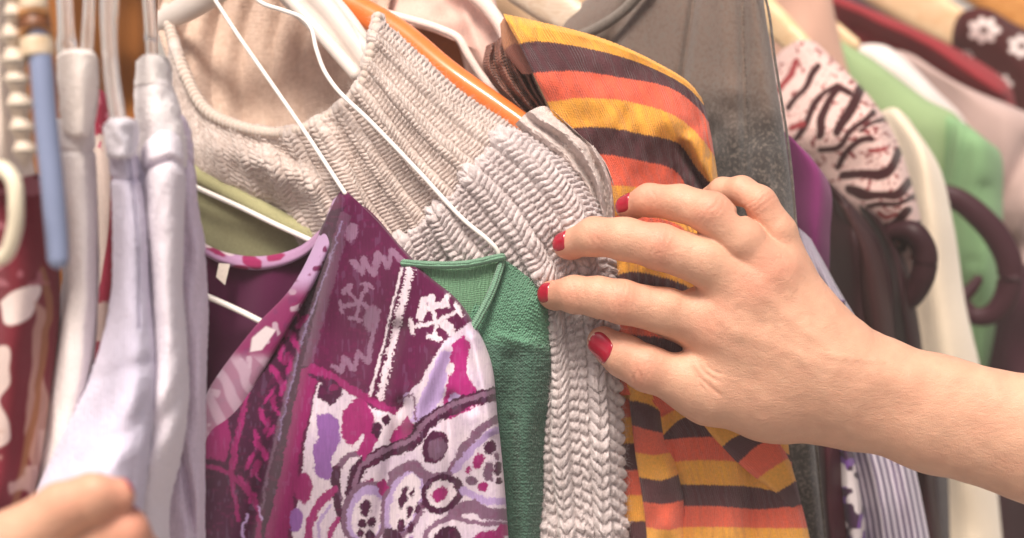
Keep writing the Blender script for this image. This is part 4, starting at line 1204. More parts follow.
sweep([(560, 42, .79), (590, 32, .778), (622, 12, .768), (650, -18, .76)], .003, 60, 12, TEE, 'neck_edge', ht, hx('#83786f'))

# ------------------------------------------------------------------ further garments to the right (soft with distance)
def simple(name, label, cat, rows, mat, color, nv=110, nu=90, **k):
    if callable(color): c = color
    else: c = lambda U, V, X, Y: hx(color) * (1 + .08 * noise2(X * .03, Y * .03, len(name)))[..., None]
    return tag(cloth(name, rows, nv, nu, mat, None, col=c, **k), label, cat)
COT = cloth_mat('cotton', weave='jersey', pitch=.0015, bump=.35, heather=.06, dist=.0003, spec=.1, sheen=.1)
SAT = cloth_mat('dark_satin', weave='none', bump=.2, heather=.04, rough=.5, sheen=.0, spec=.22, fuzz=.2)
fold = lambda a, n, s: (lambda U, V, X, Y: a * np.sin(U * n + 1.5 * noise2(U * 2, V * 3, s)) * sstep(0, .3, V) + a * .8 * noise2(X * .03, Y * .02, s))

simple('purple_tee', 'plum purple tee squeezed behind the grey t-shirt, above the wrist', 'shirt',
       [[(770, 125, .78), (785, 132, .765), (800, 146, .758), (810, 155, .77)], [(775, 180, .78), (795, 178, .762), (818, 172, .752), (830, 186, .765)], [(775, 240, .78), (795, 240, .765), (818, 238, .754), (830, 240, .765)], [(775, 330, .805), (795, 330, .79), (815, 330, .785), (828, 330, .795)], [(775, 600, .82), (795, 600, .81), (815, 600, .81), (828, 600, .82)]],
       COT, '#7c3466', depth=fold(.0015, 9, 3), roll=(.0, .012, .004, 0), rw=.2)
def pin(U, V, X, Y):
    C = np.zeros(X.shape + (3,)) + hx('#c9bfcb')
    s = .5 + .5 * np.sin(U * 2 * np.pi * 12 + .3 * noise2(X * .1, Y * .1, 3))
    paint(C, sstep(.35, .65, s), hx('#786c82'))
    return C
simple('pinstripe_shirt', 'pale lilac shirt with fine grey pinstripes below and above the wrist', 'shirt',
       [[(790, 215, .745), (797, 226, .740), (806, 234, .742), (812, 240, .750)], [(800, 275, .750), (812, 280, .740), (825, 280, .740), (836, 285, .755)], [(815, 340, .760), (832, 340, .745), (852, 340, .745), (868, 340, .760)],
        [(835, 440, .760), (860, 440, .740), (885, 440, .742), (908, 440, .760)], [(850, 500, .760), (872, 500, .738), (898, 500, .740), (922, 500, .760)], [(862, 600, .760), (888, 600, .738), (915, 600, .740), (940, 600, .760)]],
       COT, pin, nv=200, nu=220, depth=fold(.005, 13, 5), roll=(.006, .012, 0, 0), rw=.15)
def flo(U, V, X, Y):
    C = np.zeros(X.shape + (3,)) + hx('#4a3048')
    n = noise2(X * .13, Y * .13, 9)
    paint(C, sstep(.15, .25, n), hx('#7a4f9c')); paint(C, sstep(.15, .25, noise2(X * .12 + 9, Y * .12, 12)), hx('#e3d8da'))
    return C
simple('floral_blouse', 'sliver of dark blouse with violet and white flowers beside the pinstripe shirt', 'blouse',
       [[(826, 300, .747), (836, 300, .735), (845, 300, .750)], [(832, 440, .747), (842, 440, .735), (852, 440, .750)], [(842, 500, .747), (852, 500, .735), (862, 500, .750)], [(850, 600, .747), (860, 600, .735), (870, 600, .750)]],
       COT, flo, nv=160, nu=40, depth=fold(.003, 6, 4), roll=(.004, .004, 0, 0), rw=.3)
simple('maroon_skirt', 'dark maroon satin skirt hanging below the wrist beside the grey t-shirt', 'skirt',
       [[(790, 330, .755), (815, 330, .740), (845, 330, .755)], [(800, 440, .755), (822, 440, .730), (846, 440, .745)], [(808, 500, .755), (830, 500, .730), (852, 500, .745)], [(812, 600, .755), (836, 600, .730), (860, 600, .745)]],
       SAT, '#47202a', depth=fold(.006, 8, 6), roll=(.006, .01, 0, 0), rw=.25)
# tiger print blouse
def tiger(U, V, X, Y):
    C = np.zeros(X.shape + (3,)) + hx('#d4b4ac')
    C *= (1 + .06 * noise2(X * .06, Y * .06, 3))[..., None]
    wx = X + 2.5 * noise2(X * .06, Y * .06, 21); wy = Y + 2.5 * noise2(X * .05, Y * .05, 22)
    dk, rd = hx('#38181b'), hx('#8a3034')
    sp = noise2(X * .36, Y * .36, 23); zone = np.exp(-(np.hypot((X - 876), (Y - 138) * .8) / 30) ** 2) * .9 + .25 * np.exp(-(np.hypot(X - 820, Y - 85) / 30) ** 2)
    paint(C, sstep(.55, .65, sp + zone * .35) * .95, hx('#7a262c'))
    for pts, wd, c in (([(788, 108), (800, 96), (812, 72), (818, 66)], 6, dk), ([(795, 138), (806, 122), (820, 96), (836, 84)], 6, dk), ([(790, 128), (802, 124)], 5, rd),
                       ([(818, 134), (822, 116), (832, 98), (838, 88), (848, 92)], 8, dk), ([(836, 132), (846, 118), (854, 100), (860, 86)], 9, dk), ([(822, 150), (836, 148), (852, 132), (872, 112)], 6, dk),
                       ([(836, 168), (846, 152), (862, 142), (872, 138)], 6, dk), ([(842, 176), (866, 176), (890, 170), (898, 152)], 8, dk), ([(850, 190), (876, 196), (898, 192), (910, 182)], 8, dk),
                       ([(868, 206), (888, 204), (912, 196)], 5, dk), ([(884, 230), (896, 224), (906, 210)], 9, dk), ([(872, 152), (884, 148)], 5, rd), ([(862, 132), (872, 122), (886, 118)], 4, dk),
                       ([(900, 250), (908, 236), (918, 226)], 8, dk), ([(780, 90), (790, 76), (796, 60)], 5, rd), ([(878, 214), (886, 218), (896, 214)], 4, rd)):
        paint(C, m_stroke(wx, wy, pts, wd * 1.1), c)
    return C
simple('tiger_blouse', 'white blouse with dark maroon tiger stripes and red flecks at the shoulder', 'blouse',
       [[(770, 62, 1.0), (785, 48, .99), (800, 40, .985), (815, 42, .985), (828, 55, 1.0)], [(775, 100, .97), (800, 85, .955), (825, 75, .95), (850, 78, .95), (866, 92, .97)],
        [(785, 140, .95), (815, 130, .93), (845, 118, .92), (875, 118, .92), (893, 132, .945)], [(805, 175, .945), (835, 168, .92), (865, 160, .905), (893, 160, .905), (909, 174, .93)],
        [(830, 215, .94), (860, 208, .91), (885, 202, .90), (906, 200, .90), (920, 216, .925)], [(865, 250, .935), (885, 244, .91), (900, 238, .90), (914, 236, .90), (924, 244, .925)], [(880, 285, .935), (896, 280, .915), (908, 276, .91), (918, 274, .915), (926, 278, .93)]],
       COT, tiger, nv=260, nu=200, depth=lambda U, V, X, Y: .005 * noise2(X * .03, Y * .03, 5), roll=(0, .014, .012, 0), rw=.1)
# dark coats in front of it
dc = thing('brown_jacket', 'dark brown satin jacket with a light edged shoulder fold under the tiger blouse', 'jacket')
cloth('body', [[(800, 150, .885), (815, 166, .87), (830, 182, .865), (838, 192, .88)], [(806, 200, .88), (828, 200, .86), (852, 208, .85), (868, 222, .87)], [(812, 260, .88), (838, 260, .86), (865, 262, .85), (890, 270, .87)],
               [(820, 330, .88), (846, 330, .86), (872, 330, .852), (896, 335, .87)], [(835, 440, .885), (858, 440, .865), (882, 440, .86), (905, 440, .875)], [(845, 600, .885), (868, 600, .865), (892, 600, .86), (915, 600, .875)]],
      160, 110, SAT, dc, col=hx('#301a1d'), depth=fold(.007, 9, 8), roll=(.006, .018, .006, 0), rw=.2)
cloth('sleeve', [[(832, 196, .85), (846, 206, .842), (858, 214, .85)], [(848, 250, .85), (864, 250, .838), (880, 256, .85)], [(856, 300, .85), (873, 300, .838), (890, 304, .85)], [(862, 360, .855), (880, 360, .842), (897, 360, .855)], [(875, 600, .86), (893, 600, .847), (910, 600, .86)]],
      120, 60, SAT, dc, col=hx('#3a2020'), roll=(.008, .01, .006, 0), rw=.35)
bj = thing('maroon_jacket', 'blackish maroon jacket with a looped cuff between the tiger blouse and the cream coat', 'jacket')
cloth('body', [[(858, 205, .90), (872, 212, .89), (886, 226, .90)], [(878, 250, .90), (892, 252, .885), (906, 262, .90)], [(886, 310, .90), (902, 310, .888), (918, 318, .90)], [(895, 400, .905), (912, 400, .89), (928, 400, .905)], [(912, 600, .905), (930, 600, .89), (948, 600, .905)]],
      120, 60, SAT, bj, col=hx('#2c1519'), depth=fold(.005, 7, 4), roll=(.006, .012, .006, 0), rw=.25)
sweep([(893, 232, .90), (912, 232, .892), (924, 250, .89), (922, 278, .89), (906, 302, .895), (893, 306, .90)], [.006, .0075, .008, .008, .007, .006], 80, 18, SAT, 'cuff', bj, hx('#30171c'))
simple('black_trousers', 'near black trousers hanging between the pinstripe shirt and the cream coat', 'trousers',
       [[(897, 402, .93), (918, 402, .92), (938, 402, .93)], [(900, 440, .93), (925, 440, .915), (945, 440, .93)], [(905, 600, .93), (932, 600, .915), (952, 600, .93)]], COT, '#2a1a20', depth=fold(.005, 7, 2), roll=(.006, .008, 0, 0), rw=.25)
WOOLC = cloth_mat('cream_wool', weave='none', bump=.4, heather=.06, fuzz=.5, hscale=600)
cc = thing('cream_coat', 'cream wool coat with rounded shoulder beside the bright green tee', 'coat')
cloth('sleeve', [[(872, 124, 1.03), (884, 110, 1.01), (896, 108, 1.005), (908, 118, 1.02)], [(880, 160, 1.02), (900, 145, .995), (920, 145, .985), (937, 162, 1.01)], [(888, 220, 1.01), (910, 210, .985), (934, 208, .975), (953, 222, 1.0)],
               [(895, 300, 1.005), (918, 300, .98), (945, 298, .97), (966, 306, .995)], [(902, 380, 1.005), (928, 380, .98), (958, 380, .97), (983, 382, .995)], [(915, 470, 1.01), (945, 470, .985), (972, 470, .975), (995, 470, 1.0)], [(930, 600, 1.01), (960, 600, .985), (985, 600, .98), (1008, 600, 1.0)]],
      180, 110, WOOLC, cc, col=hx('#dccbb4'), depth=lambda U, V, X, Y: -.004 * np.exp(-((U - .62 + .1 * V) / .2) ** 2) + .002 * np.exp(-((U - .35) / .1) ** 2) + .005 * noise2(X * .03, Y * .015, 6), roll=(.006, .014, .02, 0), rw=.16)
gt = thing('green_tee', 'bright green tee with a short sleeve, between the cream coat and the grey pink jumper', 'shirt')
cloth('body', [[(818, 48, 1.18), (834, 38, 1.165), (850, 46, 1.16), (872, 58, 1.165)], [(830, 100, 1.165), (860, 90, 1.145), (895, 84, 1.14), (925, 98, 1.145)], [(850, 150, 1.16), (885, 140, 1.135), (930, 128, 1.12), (962, 122, 1.13)],
               [(870, 220, 1.16), (905, 215, 1.14), (935, 210, 1.125), (955, 205, 1.135)], [(880, 300, 1.16), (915, 300, 1.14), (950, 300, 1.13), (980, 300, 1.14)], [(890, 440, 1.165), (925, 440, 1.145), (960, 440, 1.135), (990, 440, 1.15)], [(895, 600, 1.17), (930, 600, 1.15), (965, 600, 1.14), (992, 600, 1.155)]],
      150, 120, COT, gt, col=hx('#8fa478'), depth=lambda U, V, X, Y: .003 * noise2(X * .02, Y * .02, 6), roll=(0, .01, .014, 0), rw=.1)
cloth('sleeve', [[(930, 112, 1.135), (950, 116, 1.118), (972, 128, 1.112), (986, 140, 1.125)], [(938, 150, 1.13), (958, 145, 1.11), (982, 142, 1.10), (1000, 152, 1.12)], [(940, 200, 1.13), (962, 200, 1.11), (985, 198, 1.10), (1003, 205, 1.12)], [(944, 260, 1.13), (964, 262, 1.112), (985, 262, 1.102), (1002, 262, 1.12)], [(955, 320, 1.132), (970, 325, 1.115), (985, 325, 1.108), (998, 325, 1.122)], [(968, 372, 1.134), (974, 374, 1.12), (981, 374, 1.115), (988, 374, 1.125)]],
      150, 90, COT, gt, col=hx('#7fa276'), depth=lambda U, V, X, Y: -.006 * np.exp(-(seg_dist(X, Y, [(960, 125), (948, 200)]) / 6) ** 2) + .004 * np.exp(-(seg_dist(X, Y, [(985, 190), (975, 260)]) / 10) ** 2) + .002 * noise2(X * .03, Y * .02, 8), roll=(.004, .014, .01, .006), rw=.15)
mr = sweep([(930, 190, 1.075), (955, 198, 1.07), (978, 215, 1.066), (998, 238, 1.063), (1010, 266, 1.06), (1006, 296, 1.06), (992, 314, 1.062), (974, 316, 1.066), (962, 300, 1.07), (972, 288, 1.07), (978, 280, 1.07)],
           [.006, .0085, .0095, .010, .010, .0095, .0085, .007, .006, .004], 140, 22, SAT, 'bag_handle', None, hx('#381a22'), flat=.8)
tag(mr, 'thick dark maroon looped handle hanging in front of the bright green tee', 'handle')
simple('white_blouse', 'white blouse shoulder edge just above the green tee', 'blouse',
       [[(850, 48, 1.21), (868, 44, 1.20), (886, 46, 1.20), (905, 58, 1.21)], [(860, 80, 1.21), (890, 74, 1.195), (915, 78, 1.19), (938, 92, 1.205)], [(880, 120, 1.21), (915, 116, 1.195), (945, 116, 1.19), (966, 122, 1.205)], [(890, 240, 1.21), (925, 240, 1.195), (950, 240, 1.195), (975, 240, 1.21)], [(890, 600, 1.22), (925, 600, 1.2), (950, 600, 1.2), (975, 600, 1.22)]],
       COT, '#e2d5cf', depth=fold(.006, 10, 3), roll=(0, .012, .014, 0), rw=.12)
simple('grey_jumper', 'pinkish grey wool jumper at the right edge behind the green tee', 'sweater',
       [[(880, 50, 1.26), (905, 52, 1.245), (930, 66, 1.24), (950, 84, 1.25)], [(900, 100, 1.255), (940, 88, 1.235), (975, 96, 1.22), (1012, 106, 1.225)], [(920, 150, 1.25), (965, 140, 1.225), (1005, 122, 1.205), (1048, 128, 1.21)],
        [(935, 220, 1.25), (980, 220, 1.22), (1020, 215, 1.2), (1070, 215, 1.21)], [(945, 320, 1.25), (985, 320, 1.22), (1025, 320, 1.2), (1085, 320, 1.21)], [(960, 600, 1.26), (1000, 600, 1.23), (1040, 600, 1.21), (1100, 600, 1.22)]],
       WOOLC, '#b0968f', depth=lambda U, V, X, Y: .008 * np.exp(-(seg_dist(X, Y, [(1030, 145), (1000, 210), (1005, 280)]) / 9) ** 2) - .008 * np.exp(-(seg_dist(X, Y, [(1040, 170), (1018, 230)]) / 12) ** 2) + .008 * noise2(X * .03, Y * .02, 6), roll=(0, .02, .018, 0), rw=.1)
rj = thing('red_cardigan', 'deep red cardigan sloping under the wooden hangers at the top right', 'cardigan')
cloth('body', [[(770, -40, 1.36), (800, -20, 1.345), (830, -8, 1.34), (858, 4, 1.345)], [(800, 10, 1.35), (840, 12, 1.335), (880, 16, 1.325), (915, 28, 1.33)], [(840, 40, 1.345), (890, 44, 1.32), (940, 44, 1.30), (980, 62, 1.31)], [(880, 90, 1.34), (930, 90, 1.31), (975, 76, 1.285), (1008, 84, 1.295)], [(900, 160, 1.34), (945, 150, 1.31), (985, 120, 1.285), (1016, 112, 1.295)], [(910, 300, 1.34), (950, 300, 1.32), (990, 280, 1.29), (1022, 270, 1.30)]],
      130, 130, COT, rj, col=hx('#8c2a31'), depth=lambda U, V, X, Y: -.010 * np.exp(-(seg_dist(X, Y, [(830, 0), (930, 46), (1000, 92)]) / 8) ** 2) + .010 * np.exp(-(seg_dist(X, Y, [(860, 26), (920, 60), (960, 84)]) / 9) ** 2) + .006 * noise2(X * .04, Y * .04, 4), roll=(0, .015, .016, 0), rw=.1)
simple('lavender_shirt', 'sliver of pale lavender shirt behind the red cardigan', 'shirt',
       [[(810, -40, 1.42), (850, -20, 1.41), (890, 0, 1.40)], [(820, 10, 1.41), (865, 15, 1.40), (915, 30, 1.39)], [(850, 60, 1.41), (900, 60, 1.40), (950, 70, 1.39)]], COT, '#bca9bb', roll=(0, .01, .01, 0), rw=.2)
def mflo(U, V, X, Y):
    C = np.zeros(X.shape + (3,)) + hx('#471a1b')
    for cx, cy, r in ((984, 30, 17), (1022, 46, 15), (1000, 84, 13), (966, 56, 7), (1040, 84, 12)):
        a = np.arctan2(Y - cy, X - cx); rr = np.hypot(X - cx, (Y - cy) * 1.25)
        paint(C, (1 - sstep(-1.2, 1.2, rr - r * (.62 + .38 * np.abs(np.cos(a * 3.5))))) * sstep(3, 6, rr), hx('#dccbc6'))
    return C
simple('daisy_shirt', 'dark maroon shirt with large white daisies on the pale wooden hanger, upper right corner', 'shirt',
       [[(948, 30, 1.345), (962, 12, 1.335), (985, 8, 1.33), (1012, 22, 1.335), (1050, 40, 1.345)], [(952, 60, 1.34), (975, 52, 1.325), (1000, 50, 1.32), (1030, 60, 1.325), (1075, 80, 1.34)], [(965, 110, 1.34), (990, 106, 1.325), (1020, 106, 1.32), (1050, 110, 1.325), (1090, 120, 1.34)], [(980, 300, 1.35), (1005, 300, 1.335), (1030, 300, 1.33), (1060, 300, 1.335), (1100, 300, 1.35)]],
       COT, mflo, nv=220, nu=170, depth=fold(.007, 8, 3), roll=(.012, .01, .012, 0), rw=.12)
simple('plum_dress', 'dark plum dress at the right edge just above the forearm', 'dress',
       [[(985, 250, 1.13), (1010, 258, 1.11), (1040, 270, 1.10), (1080, 280, 1.11)], [(988, 310, 1.13), (1012, 318, 1.105), (1045, 318, 1.095), (1090, 318, 1.11)], [(982, 380, 1.13), (1012, 380, 1.105), (1048, 380, 1.095), (1095, 380, 1.11)], [(992, 600, 1.13), (1022, 600, 1.105), (1058, 600, 1.095), (1105, 600, 1.11)]],
       COT, '#40202b', depth=fold(.007, 8, 6), roll=(.012, .01, .012, 0), rw=.2)
# wooden hangers
PALEW = wood_mat('pale_beech', hx('#d9b184'), hx('#e6c9a2')); HONEY = wood_mat('honey_wood', hx('#c07a35'), hx('#d99a55'))
def bar(name, label, pts, r, mat, fl=.45):
    o = sweep(pts, r, 80, 24, mat, name, flat=fl, shape=lambda t: 1 / np.maximum(np.abs(np.cos(t)) ** 4 + np.abs(np.sin(t)) ** 4, .2) ** .25)
    return tag(o, label, 'hanger')
bar('coat_hanger', 'pale wooden hanger with a rounded end beside the daisy print shirt', [(800, -75, 1.40), (850, -38, 1.385), (900, -5, 1.37), (940, 20, 1.36), (958, 30, 1.355)], [.020, .022, .022, .021, .018], PALEW)
bar('coat_hanger', 'honey coloured wooden hanger in the top right corner', [(920, -50, 1.46), (970, -20, 1.45), (1010, 5, 1.44), (1060, 40, 1.43)], [.020, .020, .020, .018], HONEY)
bar('coat_hanger', 'light wooden hanger inside the bright green tee shoulder', [(720, -60, 1.26), (770, -14, 1.235), (815, 18, 1.21), (852, 46, 1.19)], [.011, .0105, .0095, .007], PALEW, .6)
bar('coat_hanger', 'light wooden hanger inside the tiger print blouse shoulder', [(700, -50, 1.08), (740, -12, 1.06), (775, 22, 1.03), (806, 52, 1.005)], [.012, .0115, .0105, .008], PALEW, .6)
bar('coat_hanger', 'pale wooden hanger between the pink shirt and the striped sweater top', [(470, -60, .83), (510, -24, .82), (550, 4, .81), (598, 34, .80)], [.012, .0115, .011, .008], wood_mat('bleached_wood', hx('#d8bfa5'), hx('#e8d6c2')), .6)
simple('tan_shirt', 'pale tan shirt behind the top edge of the striped sweater', 'shirt',
       [[(460, -70, .88), (540, -60, .86), (620, -60, .86), (690, -70, .87)], [(480, 10, .87), (545, 6, .85), (610, 6, .85), (680, 10, .86)], [(500, 80, .87), (560, 80, .85), (620, 80, .85), (680, 80, .86)], [(520, 300, .87), (580, 300, .85), (640, 300, .85), (690, 300, .86)]],
       COT, '#c9a888', depth=fold(.006, 9, 4))
simple('rose_shirt', 'pale rose shirt behind the wooden hanger of the tiger print blouse', 'shirt',
       [[(690, -70, 1.16), (740, -60, 1.14), (790, -40, 1.13), (830, -10, 1.14)], [(720, 40, 1.15), (770, 40, 1.13), (810, 45, 1.12), (845, 60, 1.13)], [(740, 140, 1.15), (790, 140, 1.13), (830, 140, 1.12), (870, 140, 1.13)], [(760, 600, 1.16), (810, 600, 1.14), (850, 600, 1.13), (890, 600, 1.14)]],
       COT, '#c99f8c', depth=fold(.006, 9, 4))
# ------------------------------------------------------------------ pale garments and hangers at the left, close to the lens
CLR = plastic_mat('clear_plastic', hx('#f3ece8'), .12, trans=.82, grain=.02)
JER = cloth_mat('white_jersey', weave='jersey', pitch=.0009, bump=.3, heather=.06, fuzz=.3, rough=.97, spec=.08, dist=.00012, transl=.1)
TERRY = cloth_mat('white_fleece', weave='none', bump=.5, heather=.11, fuzz=.8, hscale=700, rough=.97, spec=.08, dist=.0002, transl=.08)
def clear(label, pts, r):
    t = sweep(pts, r, 80, 20, CLR, 'clear_hanger', shape=lambda t: 1 - .22 * np.abs(np.cos(t)) ** 3)
    return tag(t, label, 'hanger')
clear('clear plastic hanger arm entering the wide cuff of the cream white cardigan, left tube', [(58, -70, .515), (63, -20, .51), (66, 30, .507), (68, 80, .507)], .0036)
clear('thin clear plastic hanger arm beside the wide tube of the cream cardigan cuff', [(92, -70, .512), (90, -20, .51), (88, 30, .508), (84, 80, .508)], .0022)
clear('longest clear plastic hanger arm, bending down into the pale blue lavender sleeve', [(111, -70, .50), (110, -20, .498), (109, 30, .496), (112, 80, .493), (118, 120, .49), (121, 150, .49)], [.0034, .0034, .0033, .003])
clear('clear plastic hanger arm above the ribbed cuff of the white sweatshirt', [(145, -70, .525), (147, -20, .522), (150, 20, .52), (153, 75, .52)], [.0028, .0028, .0028])

_plain_cloth = cloth
def fleece(U, V, X, Y):
    return .00012 * noise2(X * .55, Y * .4, 3) + .00012 * noise2(X * 1.1, Y * .8, 4) + .00012 * np.sin(X * 1.9 + .6 * noise2(X * .1, Y * .05, 6)) - .0009 * np.exp(-((V - .07) / .006) ** 2)
def cloth(name, rows, nv, nu, *a, **k):
    k.setdefault('disp', fleece)
    return _plain_cloth(name, rows, int(nv * 2.4), int(nu * 2.4), *a, **k)


def grp(name, label, cat): return thing(name, label, cat)
wc = grp('white_cardigan', 'cream white cardigan with a wide folded cuff, second pale garment from the left hand side', 'cardigan')
cloth('cuff', [[(57, 56, .500), (66, 50, .494), (80, 49, .490), (91, 51, .494), (98, 58, .500)], [(58, 90, .499), (68, 90, .492), (80, 90, .488), (90, 90, .492), (97, 92, .499)], [(62, 132, .499), (70, 136, .493), (80, 137, .489), (88, 136, .493), (93, 130, .499)]],
      90, 80, JER, wc, col=hx('#f1e6e0'), depth=fold(.0012, 7, 9), roll=(.006, .006, .004, .002), rw=(.16, .16, .1, .08), belly=.02)
cloth('sleeve', [[(57, 118, .508), (68, 120, .50), (82, 120, .498), (95, 118, .506)], [(60, 200, .506), (71, 200, .497), (85, 200, .495), (97, 200, .504)], [(62, 280, .505), (72, 280, .495), (86, 280, .492), (97, 280, .502)], [(48, 360, .503), (62, 360, .491), (80, 360, .489), (94, 360, .50)], [(26, 450, .502), (44, 450, .49), (64, 450, .488), (82, 450, .50)], [(-6, 590, .50), (16, 590, .488), (40, 590, .486), (62, 590, .498)]],
      160, 70, JER, wc, col=lambda U, V, X, Y: hx('#f5ecea') * (1 + .04 * noise2(X * .04, Y * .02, 3))[..., None], depth=lambda U, V, X, Y: fold(.0012, 5, 3)(U, V, X, Y) + .0008 * noise2(X * .12, Y * .03, 8), roll=(.008, .008, .003, 0), rw=.13, belly=.02)
bs = grp('lavender_sweater', 'pale blue lavender sweater whose thin sleeve sweeps down left to the blurred hand', 'sweater')
cloth('cuff', [[(103, 126, .492), (110, 119, .486), (120, 118, .483), (131, 119, .486), (138, 125, .492)], [(106, 156, .491), (112, 158, .485), (121, 159, .482), (130, 158, .485), (137, 154, .491)]],
      60, 60, TERRY, bs, col=hx('#e2dce4'), depth=fold(.0009, 9, 5), roll=(.006, .006, .004, .003), rw=(.16, .16, .15, .15), belly=.018)
cloth('sleeve', [[(108, 146, .500), (116, 148, .492), (125, 148, .490), (136, 146, .498)], [(112, 220, .498), (122, 220, .488), (134, 220, .486), (147, 220, .496)], [(110, 300, .495), (122, 300, .484), (138, 300, .481), (151, 300, .492)], [(92, 370, .49), (112, 372, .476), (138, 370, .470), (156, 366, .482)], [(58, 440, .486), (88, 442, .466), (122, 438, .458), (152, 428, .474)], [(36, 490, .482), (70, 492, .462), (112, 490, .452), (146, 488, .468)], [(0, 600, .478), (40, 600, .458), (84, 600, .45), (128, 600, .466)]],
      190, 110, JER, bs, col=hx('#ddd6e8'), depth=lambda U, V, X, Y: .001 * np.exp(-(seg_dist(X, Y, [(170, 372), (130, 430), (80, 465)]) / 10) ** 2) - .001 * np.exp(-(seg_dist(X, Y, [(175, 395), (140, 445), (90, 480)]) / 10) ** 2) + .002 * np.exp(-(seg_dist(X, Y, [(80, 385), (170, 355)]) / 9) ** 2) + .0014 * noise2(X * .04, Y * .03, 3) + .0005 * noise2(X * .12, Y * .05, 13) + .002 * np.exp(-((U - .7) / .03) ** 2) * (Y < 330), roll=(.008, .008, .003, 0), rw=.12, belly=.02)
ws = grp('white_sweatshirt', 'white and pale lilac sweatshirt with ribbed cuff and tucked sleeve', 'sweatshirt')
RIBW = cloth_mat('white_rib', weave='rib', pitch=.0017, bump=.8, heather=.04, dist=.0003)
cloth('cuff', [[(136, 62, .522), (144, 55, .514), (153, 54, .511), (162, 57, .515), (169, 66, .522)], [(134, 86, .520), (144, 84, .512), (154, 83, .508), (164, 84, .512), (173, 90, .520)]], 60, 70, RIBW, ws, col=hx('#f0e7e4'), roll=(.006, .006, .004, .0), rw=(.16, .16, .2, .2), belly=.02)
cloth('shoulder', [[(134, 80, .523), (144, 79, .514), (154, 78, .510), (165, 80, .514), (174, 88, .522)], [(134, 110, .520), (146, 106, .510), (158, 104, .506), (170, 106, .510), (181, 114, .519)], [(136, 138, .520), (148, 134, .510), (160, 132, .506), (174, 134, .510), (187, 142, .519)], [(136, 165, .522), (150, 165, .514), (164, 165, .51), (178, 165, .513), (190, 170, .521)]],
      90, 80, TERRY, ws, col=hx('#f4ecec'), depth=lambda U, V, X, Y: .0012 * noise2(X * .08, Y * .06, 4), roll=(.008, .008, .0, .0), rw=.13, belly=.02)
cloth('sleeve', [[(139, 152, .506), (148, 140, .499), (158, 132, .496), (170, 131, .498), (182, 138, .507)], [(140, 172, .505), (150, 166, .495), (162, 160, .491), (174, 158, .494), (185, 164, .505)], [(142, 220, .504), (152, 220, .494), (164, 220, .490), (175, 220, .494), (185, 220, .504)], [(148, 290, .504), (156, 290, .494), (165, 290, .49), (174, 290, .494), (183, 290, .503)],
               [(146, 340, .503), (158, 340, .491), (168, 340, .486), (178, 340, .491), (187, 345, .502)], [(132, 400, .50), (150, 400, .484), (164, 400, .479), (178, 400, .486), (189, 400, .50)], [(118, 450, .498), (138, 450, .482), (156, 450, .477), (170, 452, .484), (182, 454, .498)], [(100, 500, .497), (124, 500, .482), (144, 500, .478), (158, 505, .484), (170, 508, .497)], [(90, 600, .497), (118, 600, .482), (140, 600, .478), (160, 600, .486), (176, 600, .497)]],
      220, 90, JER, ws, col=hx('#f1e8f0'), depth=lambda U, V, X, Y: .004 * np.exp(-(seg_dist(X, Y, [(142, 178), (152, 164), (170, 158), (184, 168)]) / 3.5) ** 2) + .003 * np.exp(-(seg_dist(X, Y, [(195, 370), (155, 430), (110, 480)]) / 11) ** 2) + .0014 * noise2(X * .05, Y * .03, 5) + .0005 * noise2(X * .14, Y * .05, 15), roll=(.008, .009, .006, 0), rw=.13, belly=.02)
cloth('body', [[(164, 130, .528), (172, 116, .522), (180, 114, .520), (188, 126, .524), (193, 142, .530)], [(166, 200, .527), (176, 200, .520), (184, 200, .518), (192, 200, .520), (198, 200, .528)], [(168, 290, .526), (180, 290, .518), (190, 290, .515), (200, 290, .518), (208, 290, .527)], [(160, 400, .525), (178, 400, .516), (190, 400, .513), (200, 400, .516), (206, 400, .526)], [(156, 480, .525), (174, 480, .516), (188, 480, .513), (198, 480, .516), (205, 480, .526)], [(150, 600, .525), (170, 600, .516), (186, 600, .513), (198, 600, .516), (206, 600, .526)]],
      200, 80, TERRY, ws, col=hx('#dfcee0'), depth=lambda U, V, X, Y: .003 * noise2(X * .08, Y * .02, 7) + .005 * np.exp(-(seg_dist(X, Y, [(180, 440), (190, 500), (198, 580)]) / 4) ** 2), roll=(.006, .009, .004, 0), rw=.13, belly=.02)
cloth = _plain_cloth
def redp(U, V, X, Y):
    C = np.zeros(X.shape + (3,)) + hx('#a0354a')
    paint(C, m_poly(X, Y, [(84, 140), (104, 134), (110, 200), (104, 260), (96, 290), (84, 280)], smooth=True), hx('#dcc8bd'))
    paint(C, m_ell(X, Y, 104, 322, 18, 20, 10), hx('#d6bcb4')); paint(C, sstep(.5, .6, noise2(X * .3, Y * .3, 4)) * (Y < 150), hx('#c77080'))
    return C
simple('printed_dress', 'crimson dress with cream blobs glimpsed between the cream cardigan and the lavender sleeve', 'dress',
       [[(82, 96, .555), (92, 86, .548), (104, 92, .55), (116, 110, .556)], [(80, 200, .553), (94, 200, .545), (108, 200, .546), (124, 200, .554)], [(78, 300, .552), (94, 300, .544), (108, 300, .546), (126, 300, .553)], [(74, 600, .552), (90, 600, .545), (108, 600, .546), (126, 600, .553)]],
       COT, redp, nv=200, nu=70, depth=fold(.003, 8, 3), roll=(.006, .006, .004, 0), rw=.25)
